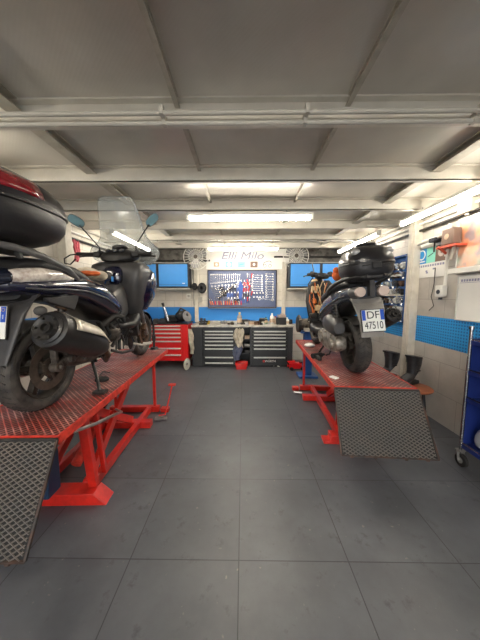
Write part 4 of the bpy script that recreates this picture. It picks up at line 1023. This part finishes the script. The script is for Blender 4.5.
# black hose reels and socket left of the tool board
for i,(px,py,r) in enumerate(((202,288,.10),(194.5,286.5,.06))):
    c = atY(px,py,YB-.12)
    t = thing('wall_hose_reel', ['larger black hose reel on the wall left of the tool board','smaller black tool holder on the wall left of the hose reel'][i], 'reel', (c.x,YB-.12,c.z))
    b = B()
    for q in range(4): b.tube([(r*(.75+.06*(q%2))*cos(a*pi/10), -.05+q*.03, r*1.35*(.75+.06*(q%2))*sin(a*pi/10)) for a in range(20)],.013,8,closed=True)
    b.build('coiled_hose','wire_black',t)
    B().cyl((0,-.07,0),(0,.06,0),r*.35).cyl((0,-.07,0),(0,-.06,0),r*.9).bar((0,.0,0),(0,.115,0),.06,.06).build('drum','black_plastic',t)
for px,py,lb in ((189,296,'white socket box on the back wall above the red tool cabinet'),(200,299.5,'small grey socket box on the back wall below the hose reel')):
    c = atY(px,py,YB-.03); t = thing('socket_box', lb, 'socket', (c.x,YB-.003,c.z))
    B().box((0,-.03,0),(.11,.05,.12)).build('cover','white_plastic' if px<195 else 'conduit_grey',t,bevel=.006); B().cyl((0,-.055,0),(0,-.062,0),.03).build('socket_face','conduit_grey',t)
c0 = atY(193,262,YB-.02)
solo(B().tube([(0,0,0),(0,0,-.95),(.02,0,-1.0)],.011,8), 'cable', 'conduit_grey', 'thin grey cable running down the back wall to the socket box', 'cable', (c0.x,YB-.02,c0.z))
c0 = atY(286,250,YB-.08)
solo(B().tube([(0,0,0),(.12,-.02,-.05),(.30,0,-.02),(.42,0,.0)],.02,8).box((.05,0,-.02),(.12,.05,.08)), 'roof_bracket', 'dirty_cast', 'tangled metal bracket above the right wall fan', 'bracket', (c0.x+.3,YB-.12,c0.z))
# dark pipes in the unpainted strip at the top of the back wall
for z,x0,x1,lb in ((2.30,-2.4,-.75,'upper left dark pipe along the top of the back wall'),(2.38,.7,2.3,'upper right dark pipe along the top of the back wall')):
    solo(B().tube([(x0,0,0),(x1,0,0)],.02,10).box(((x0+x1)/2,0.02,0),(.04,.06,.06)), 'wall_pipe', 'dark_steel', lb, 'pipe', (0,YB-.05,z))

# ------------------------------------------------------------ red tool cabinet on casters
YC = 5.0
rx0, rx1 = atY(146,340,YC).x, atY(188.0,340,YC).x; rz1, rz0 = atY(170,324.5,YC).z, atY(170,361,YC).z
t = thing('tool_cabinet', 'red tool cabinet on casters with pale drawer handles by the back wall', 'cabinet', ((rx0+rx1)/2, YC, 0))
w = rx1-rx0
B().span((-w/2,0,rz0),(w/2,.48,rz1)).build('body','red_cabinet',t,bevel=.008)
B().span((-w/2-.01,-.01,rz1),(w/2+.01,.49,rz1+.025)).build('top_mat','black_plastic',t,bevel=.004)
dz = [rz1-.02]
ys_ = [326.2,329.4,333.4,337.4,341.4,348.4,355]
dw0, dw1 = -w/2+.02, w/2-.13
for i, q in enumerate(ys_):
    zt_ = atY(170,q,YC).z+.022; zb2 = atY(170,ys_[i+1],YC).z+.028 if i < 6 else rz0+.02
    d = B().span((dw0,-.014,zb2),(dw1,.01,zt_)).build('drawer','red_cabinet',t,bevel=.003)
    B().span((dw0+.02,-.036,zt_-.034),(dw1-.02,-.012,zt_-.008)).build('handle','handle_alu',d,bevel=.004)
for x in (-w/2+.08,w/2-.08):
    for y in (.06,.42):
        B().cyl((x-.018,y,.05),(x+.018,y,.05),.05,seg=20).bar((x,y,.05),(x,y,rz0),.03,.04).build('caster','dark_steel',t)
B().tube([(-w/2,.08,rz1-.1),(-w/2-.05,.08,rz1-.1),(-w/2-.05,.40,rz1-.1),(-w/2,.40,rz1-.1)],.012,8).build('push_handle','steel',t)
ztop = rz1+.026
c = atY(172.5,322,YC+.30)
t = thing('tool_case','black open tool case on top of the red tool cabinet','case',(c.x,YC+.32,ztop))
B().box((0,0,.07),(.30,.22,.14)).build('case_body','black_plastic',t,bevel=.02); B().tube([(-.08,-.12,.10),(-.08,-.15,.12),(.08,-.15,.12),(.08,-.12,.10)],.01,8).build('handle','dark_steel',t)
c = atY(183.5,316,YC+.22)
t = thing('angle_grinder','dark round power tool with steel guard on the right end of the red cabinet','power tool',(c.x-.03,YC+.22,ztop))
B().ell((0,0,.13),(.15,.12,.125)).build('motor_body','black_plastic',t); B().lathe([(.02,0),(.11,.01),(.12,.03)],(.10,-.05,.12),(.8,-.5,.3),24).build('guard','steel',t,solid=.004)
B().tube([(-.10,0,.18),(-.02,-.02,.30),(.08,0,.24)],.02,10).build('handle','dark_plastic',t)
c = atY(168.5,316,YC+.10)
t = thing('chrome_pump','bright steel tube tool standing upright on the red tool cabinet','pump',(c.x,YC+.10,ztop+.01), (0,-.28,0))
B().cyl((0,0,.02),(0,0,.34),.034,.03).build('barrel','chrome',t); B().cyl((0,0,.34),(0,0,.42),.022,.03).cyl((0,0,0),(0,0,.03),.05).build('fitting','dark_steel',t)
for px,lb,mm,s in ((150,'small grey box at the left end of the red cabinet top','conduit_grey',.10),(156,'dark tool heap on the left part of the red cabinet top','dark_steel',.12),(162.5,'low black box beside the bright tube tool','black_plastic',.13)):
    c = atY(px,322,YC+.12); solo(B().box((0,0,s*.3),(s,s,s*.6),(0,0,.3)).box((0,0,s*.65),(s*.7,s*.5,s*.1),(0,0,.3)), 'parts_box', mm, lb, 'box', (c.x,YC+.12,ztop), bevel=.006)
c = atY(188,355,YC-.05)
solo(B().lathe([(.03,-.01),(.11,-.012),(.12,0),(.11,.012),(.03,.01)],(0,0,.125),(1,-.35,0),32,closed=True), 'wheel_disc', 'conduit_grey', 'pale round disc leaning between the red cabinet and the workbench', 'disc', (c.x,YC-.16,0))

# ------------------------------------------------------------ items near right back corner
t = thing('bench_grinder','dark grinding machine on a blue stand behind the right lift','grinder',(atY(308,330,4.50).x,4.50,0))
B().box((0,0,.02),(.34,.30,.04)).box((0,0,.42),(.14,.14,.80)).box((0,0,.84),(.30,.24,.03)).build('stand','blue_paint',t,bevel=.006)
B().cyl((-.14,0,.98),(.14,0,.98),.11,seg=24).build('motor','dirty_cast',t,sharp=35)
for sg in (1,-1):
    B().cyl((sg*.15,0,.98),(sg*.20,0,.98),.145,seg=28).build('grinding_wheel','dark_steel',t,sharp=35)
    B().tube([(sg*.17,.155*cos(a),.98+.155*sin(a)) for a in (-.4,.1,.6,1.1,1.6,2.1,2.6)],.022,8).build('wheel_guard','dirty_cast',t)
B().box((0,-.14,.90),(.22,.08,.06)).box((.05,-.10,1.06),(.14,.1,.05)).build('tool_rest','conduit_grey',t,bevel=.006)
c = atZ(296,364,0.12)
t = thing('trolley_jack','small red trolley jack on the floor by the right end of the workbench','jack',(atY(297,366,4.95).x-.05, 4.95, 0), (0,0,.1))
B().prism([(-.13,-.09,.03),(.16,-.09,.03),(.16,-.09,.08),(.02,-.09,.15),(-.13,-.09,.15)],(0,.03,0)).prism([(-.13,.06,.03),(.16,.06,.03),(.16,.06,.08),(.02,.06,.15),(-.13,.06,.15)],(0,.03,0)).bar((-.10,0,.09),(.14,0,.12),.08,.04).build('chassis','red_cabinet',t,bevel=.004)
b = B()
for x in (-.09,.13):
    for y in (-.115,.105): b.cyl((x,y,.035),(x,y+.02,.035),.035,seg=16)
b.build('jack_wheels','dark_steel',t); B().cyl((.13,0,.12),(.13,0,.16),.04).build('saddle','dark_steel',t)
B().tube([(-.12,0,.10),(-.22,0,.22)],.013,8).build('handle_socket','dark_steel',t)
c = atZ(273.5,366.5,0)
solo(B().tube([(0,0,.01),(.04,.02,.012),(.09,.0,.01),(.12,-.04,.012)],[.01,.014,.012,.008],8), 'paper_scrap', 'paper', 'white paper scrap on the floor in front of the workbench', 'scrap', (c.x,c.y,0))
# ------------------------------------------------------------ things on the right lift
MR = Matrix.Translation(V((nR.x,nR.y,0))) @ Matrix.Rotation(aR,4,'Z')
def onR(px,py): p = atZ(px,py,ZL+.003); return (p.x,p.y,ZL+.003)
solo(B().ell((0,0,.03),(.07,.05,.032)).ell((.05,.02,.025),(.045,.04,.025)), 'crumpled_paper', 'paper', 'crumpled white paper towel on the far end of the right lift', 'paper', onR(309,347))
t = thing('impact_wrench','black power tool lying on the right lift below the front wheel','power tool',onR(318,358),(0,0,.5))
B().cyl((-.09,0,.035),(.05,0,.035),.032).cyl((.05,0,.035),(.10,0,.035),.016).build('motor_housing','black_plastic',t); B().bar((-.04,.0,.03),(-.09,-.12,.025),.045,.04).build('grip','dark_plastic',t,bevel=.006)
p = onR(326,356)
solo(B().tube([(0,0,.012),(.06,.05,.015),(.10,.12,.05),(.14,.14,.10),(.20,.10,.05),(.22,.02,.012),(.18,-.06,.012)],.009,8), 'air_hose','wire_black','black air hose curling beside the power tool on the right lift','hose',p)
solo(B().box((0,0,.006),(.05,.07,.012),(0,0,.5)), 'paper_scrap','paper','pale scrap lying at the near left edge of the right lift','scrap',onR(334,378))
# orange and black items on seats
# on left lift: clamp lever tool
p = atZ(160,347.5,ZL+.003)
t = thing('stand_post','slim black upright tool on the far end of the left lift','tool',(p.x-.05,p.y-.10,ZL+.003))
B().cyl((0,0,0),(0,0,.03),.06,.045).build('base','black_plastic',t); B().cyl((0,0,.03),(0,0,.36),.016).cyl((0,0,.12),(0,0,.2),.026).build('shaft','black_plastic',t)
B().cyl((-.05,0,.36),(.05,0,.36),.012).build('handle','dark_steel',t)
p = atZ(102,380.5,ZL+.003)
t = thing('stand_pad','black rubber pad with a strap under the centre stand of the navy scooter','pad',(p.x,p.y,ZL+.003))
B().zlo([(0,0,0,.055,.04,3),(.02,0,0,.055,.04,3),(.028,0,0,.045,.032,3)]).build('pad','rubber',t); B().tube([(-.03,0,.025),(-.05,.10,.05),(-.04,.2,.012)],.006,6).build('strap','dark_steel',t)
# rags on the seats
c = V((-1.36,2.15,ZL+.90))
solo(B().ell((0,0,.05),(.11,.09,.06)).ell((.08,.05,.04),(.07,.06,.045)).ell((-.08,-.03,.035),(.06,.07,.04)), 'crumpled_rag','cloth_cream','crumpled cream rag on the seat of the navy scooter','rag',tuple(c), sub=1)
solo(B().ell((0,0,.02),(.07,.04,.022)).ell((.05,.02,.02),(.05,.035,.02)), 'glove','cloth_orange','orange work glove in front of the cream rag on the seat','glove',(-1.28,2.02,ZL+.925), sub=1)
lm = Matrix.Translation(V((rr_.x,rr_.y,ZL))) @ Euler((0,R(-4),-math.atan2(fr_.x-rr_.x,fr_.y-rr_.y))).to_matrix().to_4x4()
p = lm @ V((-.115,.08,.935))
solo(B().ell((0,0,.045),(.055,.05,.06)).ell((-.02,-.02,.09),(.035,.035,.035)).ell((.05,0,.02),(.05,.05,.03)), 'crumpled_rag','cloth_orange','orange rag tucked before the black top box of the grey scooter','rag',tuple(p), sub=1)

# ------------------------------------------------------------ right wall
XW = XR-.006
def wp(px,py,x=XW): return atX(px,py,x)
def wall_quad(b, px0,py0,px1,py1, d, base, x=XW):
    p = wp(px0,py0,x); q = wp(px1,py1,x)
    return b.span((-d, p.y-base.y, p.z-base.z),(0, q.y-base.y, q.z-base.z))
base = wp(432,264)
base = V((XW,base.y,base.z))
t = thing('logo_poster','white poster with blue, teal and brown logo squares on the right wall','poster',tuple(base))
zt_, zm, zb3 = wp(417.5,251).z, wp(417.5,265).z, wp(417.5,278.5).z
yA, yB_, yC_, yD = [wp(px,260).y for px in (417.5,426.7,435.5,447.5)]
bx_, by_, bz_ = base
def q(y0,y1,z0,z1,d=.004,d0=0): return B().span((-d,y0-by_,z0-bz_),(-d0,y1-by_,z1-bz_))
q(yA,yD,zb3,zm+.015,.003).build('sheet','paper',t)
e1 = q(yA,yB_,zm,zt_,.005).build('logo_square','blue_print',t); B().lathe([(.05,0),(.065,0),(.065,.002),(.05,.002)],(-.005,(yA+yB_)/2-by_,(zm+zt_)/2-bz_+.02),(-1,0,0),24,closed=True).span((-.007,yA-by_-.02,zm-bz_+.02),(-.005,yB_-by_+.02,zm-bz_+.035)).build('logo_mark','paper',e1)
e2 = q(yB_,yC_,zm,zt_,.005).build('logo_square','teal_print',t); B().bar((-.006,yB_-by_-.03,(zm+zt_)/2-bz_-.015),(-.006,yC_-by_+.03,(zm+zt_)/2-bz_+.02),.014,.003).build('logo_mark','ink_dark',e2)
e3 = q(yC_,yD,zm,zt_,.005).build('logo_square','brown_print',t); B().lathe([(.015,0),(.05,0),(.05,.002),(.015,.002)],(-.005,(yC_+yD)/2-by_,(zm+zt_)/2-bz_+.01),(-1,0,0),24,closed=True).build('logo_mark','lens_pale',e3)
b = B()
for k in range(11):
    y = yA-.05-k*(yA-yD-.1)/10-by_; b.span((-.005,y-.012,zm-bz_-.045),(-.003,y+.012,zm-bz_-.02))
for k,(a0,a1) in enumerate(((.38,.46),(.36,.42),(.60,.66))): y = yA-(yA-yD)*a0-by_; b.span((-.005,y-.02,zb3-bz_+.05+k*.02),(-.003,y+.01,zb3-bz_+.07+k*.02))
b.build('print_marks','ink_grey',t)
zu0, zu1 = wp(419,243).z, wp(419,251).z
solo(B().span((-.003,wp(421,247).y,0),(0,wp(441,240).y,.11)), 'paper_strip','paper','narrow white paper strip above the logo poster on the right wall','poster',(XW,0,zm+ (zt_-zm)*1.05))
# conduit dropping to the white socket box with hanging cable
p = wp(443.5,291); sb = thing('socket_box','white socket box at the bottom of the pipe beside the logo poster','socket',(XW,p.y,p.z))
B().box((-.03,0,0),(.06,.11,.13)).build('cover','white_plastic',sb,bevel=.008); B().cyl((-.06,0,-.01),(-.066,0,-.01),.025).build('socket_face','ink_dark',sb); B().cyl((-.03,0,-.075),(-.03,0,-.10),.02).build('cable_gland','ink_dark',sb)
solo(B().tube([(0,0,.066),(0,0,.74)],.016,10).box((.0,0,.40),(.03,.05,.02)), 'wall_conduit','white_plastic','white pipe rising from the socket box on the right wall','pipe',(XW-.03,p.y-.05,p.z))
p2 = wp(435.5,276)
solo(B().tube([(0,0,.10),(0,.0,-.10),(0,.03,-.25),(0,-.02,-.36),(0,.05,-.42)],.004,6), 'hanging_cable','wire_black','thin black cable hanging below the logo poster','cable',(XW-.01,p2.y,p2.z))
# pipes along the top of the right wall
for k,(dz_,r_) in enumerate(((2.50,.02),(2.42,.016),(2.34,.016))):
    solo(B().tube([(0,-2.6,0),(0,5.6,0)],r_,10), 'wall_conduit', ['conduit_grey','white_plastic','dark_steel'][k], ['topmost grey pipe running along the right wall under the ceiling','white pipe running along the right wall below the topmost grey one','lowest dark pipe running along the top of the right wall'][k], 'pipe', (XW-.03,0,dz_))
p = wp(462,221)
solo(B().tube([(0,.65,0),(-.0,.30,.02),(0,.10,.0),(0,.10,-.16),(0,.14,-.26)],.018,10), 'bent_conduit','conduit_grey','thick bent grey pipe looping beside the colourful poster','pipe',(XW-.06,p.y-.1,2.16))
solo(B().tube([(0,0,0),(.08,.0,.02),(.12,.0,.0),(.12,0,-.10)],.014,8).tube([(0,0,0),(-.5,0,0)],.014,8), 'lamp_feed_pipe','conduit_grey','curved grey pipe between the two fluorescent tubes over the right lift','pipe',(2.2,3.5,2.46))
p = wp(470,207)
solo(B().box((-.04,0,0),(.08,.16,.13)).cyl((-.04,0,-.065),(-.04,0,-.09),.02), 'junction_box','cream_paint','cream junction box above the colourful poster','box',(XW,p.y-.02,p.z), bevel=.006)
# red bracket holding a dark box
p = wp(460,243)
t = thing('wall_reel','dark boxed air reel on an orange red bracket on the right wall','reel',(XW,p.y,p.z-.02))
B().span((-.13,-.10,-.02),(0,.16,.0)).bar((-.14,.12,0),(0,.12,-.10),.02,.02).build('bracket','plastic_orange_red',t)
B().box((-.08,.02,.09),(.10,.15,.17)).build('reel_case','brown_print',t,bevel=.012); B().cyl((-.135,.02,.09),(-.13,.02,.09),.03).build('case_label','beige_print',t)
p = wp(440,240)
t2 = thing('wall_clamp','small black clamp on the wall between logo poster and orange bracket','clamp',(XW,p.y,p.z))
B().box((-.05,0,0),(.10,.10,.05)).build('clamp_body','ink_dark',t2,bevel=.008); B().cyl((-.06,0,-.02),(-.06,0,-.14),.009).build('clamp_rod','dark_steel',t2)
# colourful poster and whiteboard
yN, yFp = 1.55, wp(459.5,235).y
zP1, zP0 = 2.30, wp(461,268).z
t = thing('wall_poster','large glossy poster in peach and pale teal high on the right wall','poster',(XW,(yN+yFp)/2,zP0))
B().span((-.01,(yN-yFp)/2,0),(0,(yFp-yN)/2,zP1-zP0)).build('print','poster_print',t)
b = B().span((-.02,(yN-yFp)/2,-.01),(0,(yFp-yN)/2,.0)).span((-.02,(yFp-yN)/2-.012,0),(0,(yFp-yN)/2,zP1-zP0)).span((-.02,(yN-yFp)/2,zP1-zP0),(0,(yFp-yN)/2,zP1-zP0+.012)); b.build('poster_frame','handle_alu',t)
solo(B().span((-.10,(yN-yFp)/2,0),(0,(yFp-yN)/2,.035)).span((-.10,(yN-yFp)/2,.035),(-.09,(yFp-yN)/2,.055)), 'wall_rail','white_plastic','white ledge rail under the colourful poster','rail',(XW,(yN+yFp)/2,zP0-.062), bevel=.004)
zW1, zW0 = wp(458.5,277).z, wp(458.5,319).z
yW = wp(457.5,300).y
t = thing('whiteboard','blank whiteboard with printed header on the right wall above the blue band','whiteboard',(XW,(yN+yW)/2,zW0))
hw = (yW-yN)/2
B().span((-.012,-hw,0),(0,hw,zW1-zW0)).build('board','paper',t)
b = B().span((-.02,-hw,-.012),(0,hw,0)).span((-.02,hw-.012,0),(0,hw,zW1-zW0)).span((-.02,-hw,zW1-zW0),(0,hw,zW1-zW0+.01)); b.build('board_frame','handle_alu',t)
b = B()
for k in range(9): b.span((-.014,hw-.06-k*.03,zW1-zW0-.055),(-.012,hw-.04-k*.03,zW1-zW0-.03))
b.span((-.014,hw-.5,zW1-zW0-.068),(-.012,hw-.03,zW1-zW0-.064)); b.build('header_marks','ink_grey',t)
# blue tool panel beyond the pillar
yP0, yP1 = 3.42, 4.35
t = thing('wall_pegboard','blue panel crowded with pullers and sockets on the right wall behind the top box','tool board',(XW,(yP0+yP1)/2,1.12))
hw = (yP1-yP0)/2
B().span((-.03,-hw,0),(0,hw,.95)).build('panel','blue_paint',t)
B().span((-.10,-hw,0),(0,-hw+.015,.95)).span((-.10,-hw,.93),(0,hw,.95)).span((-.10,-hw,0),(0,hw,.02)).build('side_flange','blue_paint',t)
random.seed(21)
for r_ in range(7):
    for k in range(8):
        y = (yP0+.07+k*.11); z = 1.18+r_*.122
        mm, nm, L_ = [('tool_steel','bright steel',.09),('dark_steel','dark steel',.10),('handle_alu','dull silver',.08),('rust_steel','brown',.07),('tool_steel','bright steel',.11)][(k*3+r_*2)%5]
        b = B().cyl((0,0,0),(-.09,0,0),.030,seg=12).cyl((-.06,0,-L_*.5),(-.06,0,L_*.5),.015,seg=8).box((-.07,0,L_*.4),(.06,.07,.028),(random.uniform(-.5,.5),0,0))
        solo(b, 'puller_tool', mm, nm+' puller hanging on the blue panel behind the black top box', 'tool', (XW-.031,y,z), nm+' pullers on the blue side panel')
for z in (1.50,1.78):
    solo(B().span((-.10,-hw+.05,0),(0,hw-.2,.012)).span((-.10,-hw+.05,.012),(-.095,hw-.2,.03)), 'tool_shelf','conduit_grey',['lower','upper'][z>1.6]+' narrow metal ledge on the blue side panel','shelf',(XW-.031,(yP0+yP1)/2,z))

# ------------------------------------------------------------ stools with boots
def stool(x, y, rz, label):
    t = thing('stool', label, 'stool', (x,y,0), (0,0,rz))
    H = .40
    B().lathe([(.02,H-.028),(.195,H-.028),(.205,H-.018),(.205,H-.008),(.195,H),(.02,H)],(0,0,0),(0,0,1),40).build('seat','wood_seat',t,sharp=50)
    for k in range(4):
        a = pi/4+k*pi/2
        B().tube([(.11*cos(a),.11*sin(a),H-.03),(.155*cos(a),.155*sin(a),.02)],.018,10).cyl((.155*cos(a),.155*sin(a),0),(.155*cos(a),.155*sin(a),.03),.023,seg=12).build('leg','black_paint',t)
    B().tube([(.15*cos(a*pi/12),.15*sin(a*pi/12),.12) for a in range(24)],.009,8,closed=True).build('foot_ring','steel',t)
    return t
sp = atZ(422,388,.40)
stool(2.08, 2.93, -.25, 'round wooden stool with black legs beside the right lift, nearer the viewer')
stool(1.98, 3.36, .5, 'round wooden stool hidden mostly behind the right lift, holding the boots')
def boot(x, y, z, rz, label, lean=0):
    t = thing('boot', label, 'boot', (x,y,z), (lean,0,rz), 'pair of black motorcycle boots')
    K = lambda yy,zz,n_,hx,hh: B().ring((0,yy,zz),(1,0,0),n_,hx,hh,2.4,24)
    b = B().loft([K(-.21,.045,(0,0,1),.03,.022),K(-.185,.052,(0,.1,1),.052,.04),K(-.12,.065,(0,.2,1),.06,.052),K(-.055,.09,(0,.45,.9),.06,.07),K(-.01,.13,(0,.8,.6),.06,.09),K(.01,.18,(0,1,.2),.06,.085),K(.015,.25,(0,1,0),.068,.092),K(.01,.30,(0,1,-.05),.074,.10),K(.005,.34,(0,1,-.15),.078,.105)])
    b.build('boot_upper','boot_black',t,sharp=60)
    B().loft([K(-.004,.325,(0,1,-.15),.08,.108),K(-.004,.345,(0,1,-.15),.08,.108)]).build('collar','seat_vinyl',t)
    B().loft([B().ring((0,-.07,zz),(1,0,0),(0,1,0),.06,.165,3,24) for zz in (0,.022)]).build('sole','rubber',t)
    for z_ in (.17,.24,.30): B().box((.064,.0,z_),(.02,.07,.016)).build('strap','black_plastic',t,bevel=.004)
    B().box((-.07,-.02,.27),(.012,.035,.03)).build('buckle','steel',t,bevel=.003)
boot(2.02,3.30,.402,-1.35,'left upright black boot on the hidden stool behind the right lift')
boot(2.16,3.06,.402,-1.15,'right black boot leaning beside the upright one, nearer the stool seat', .0)

# ------------------------------------------------------------ blue cart by the right wall
t = thing('shelf_cart','blue four-shelf cart with chrome posts at the right edge of the photo','cart',(1.935,2.08,0))
CW, CD = .36, .95   # towards the wall, towards the viewer
for x in (0,CW):
    for y in (0,-CD):
        b = B().cyl((x,y,.14),(x,y,1.22),.0125,seg=12)
        for k in range(42): b.lathe([(.0125,0),(.0145,.003),(.0125,.006)],(x,y,.18+k*.024),(0,0,1),10)
        b.cyl((x,y,1.22),(x,y,1.245),.02,.018).build('post','chrome',t)
        c_ = B().cyl((x-.014,y-.02,.055),(x+.014,y-.02,.055),.055,seg=24); cs = c_.build('caster','rubber',t,sharp=35)
        B().cyl((x-.018,y-.02,.055),(x+.018,y-.02,.055),.025,seg=16).bar((x-.022,y-.02,.055),(x-.022,y,.135),.004,.03).bar((x+.022,y-.02,.055),(x+.022,y,.135),.004,.03).box((x,y,.138),(.055,.05,.008)).build('caster_fork','steel',cs)
SZ = [.20,.62,.86,1.12]
for i, z in enumerate(SZ):
    b = B().span((0,-CD,z-.004),(CW,0,z)); b.span((-.006,-CD,z-.03),(0,0,z+.004)).span((CW,-CD,z-.03),(CW+.006,0,z+.02)).span((0,-CD-.006,z-.03),(CW,-CD,z+.02)).span((0,0,z-.03),(CW,.006,z+.02))
    b.mat(1).cyl((0,-CD,z+.012),(0,0,z+.012),.006,seg=8).cyl((0,-CD,z-.02),(0,0,z-.02),.006,seg=8)
    b.build('shelf',['navy_cart','chrome'],t)
B().span((CW-.004,-CD,.20),(CW,0,1.12)).build('back_panel','navy_cart',t)
B().span((0,-.004,.20),(CW,0.0,1.12)).build('end_panel','navy_cart',t)
solo(B().zlo([(0,0,0,.09,.14,3),(.05,0,0,.11,.16,2.6),(.14,0,.01,.10,.14,2.4),(.22,.01,0,.06,.08,2.2),(.27,0,0,.03,.035,2),(.31,.02,.01,.05,.05,2)],20), 'plastic_bag','bag_plastic','pale plastic bag on the bottom shelf of the blue cart','bag',(2.07,1.905,.205), sub=1)
solo(B().box((0,0,.05),(.22,.40,.10)).box((0,0,.105),(.2,.36,.02)), 'storage_box','plastic_blue','blue box on the second shelf from the top of the cart','box',(2.18,1.78,.865), bevel=.01)
solo(B().cyl((0,-.2,.03),(0,.10,.03),.022).box((0,.14,.035),(.06,.09,.06)), 'hand_tool','dark_steel','dark hand tool on the third shelf of the blue cart','tool',(2.12,1.88,.622), bevel=.005)
solo(B().cyl((0,-.1,.02),(0,.16,.02),.016).cyl((0,.16,.02),(0,.24,.02),.008), 'screwdriver','dirty_cast','grey handled tool lying on the top shelf of the blue cart','tool',(2.10,1.90,1.125))

# ------------------------------------------------------------ left wall
XWl = XL+.006
for k,(z_,mm,lb) in enumerate(((2.50,'conduit_grey','topmost grey pipe along the left wall under the ceiling'),(2.40,'white_plastic','middle white pipe along the left wall behind the top box'),(2.31,'dark_steel','lowest dark pipe along the left wall behind the top box'))):
    solo(B().tube([(0,-2.6,0),(0,5.55,0)],.018,10), 'wall_conduit', mm, lb, 'pipe', (XWl+.03,0,z_))
p = atX(70,248,XWl)
t = rag('hanging_lanyard','faded red cloth hanging on the left wall seen behind the left grip','cloth_red',(XWl+.06,p.y,p.z+.10),.12,.28,12,'cloth'); t.rotation_euler = (0,0,pi/2)
# daylight-like fill through the unseen opening added in the front wall
w = bpy.data.worlds.new('world'); sc.world = w; w.use_nodes = True
w.node_tree.nodes['Background'].inputs[0].default_value = (0.97,0.98,1,1); w.node_tree.nodes['Background'].inputs[1].default_value = 3.6
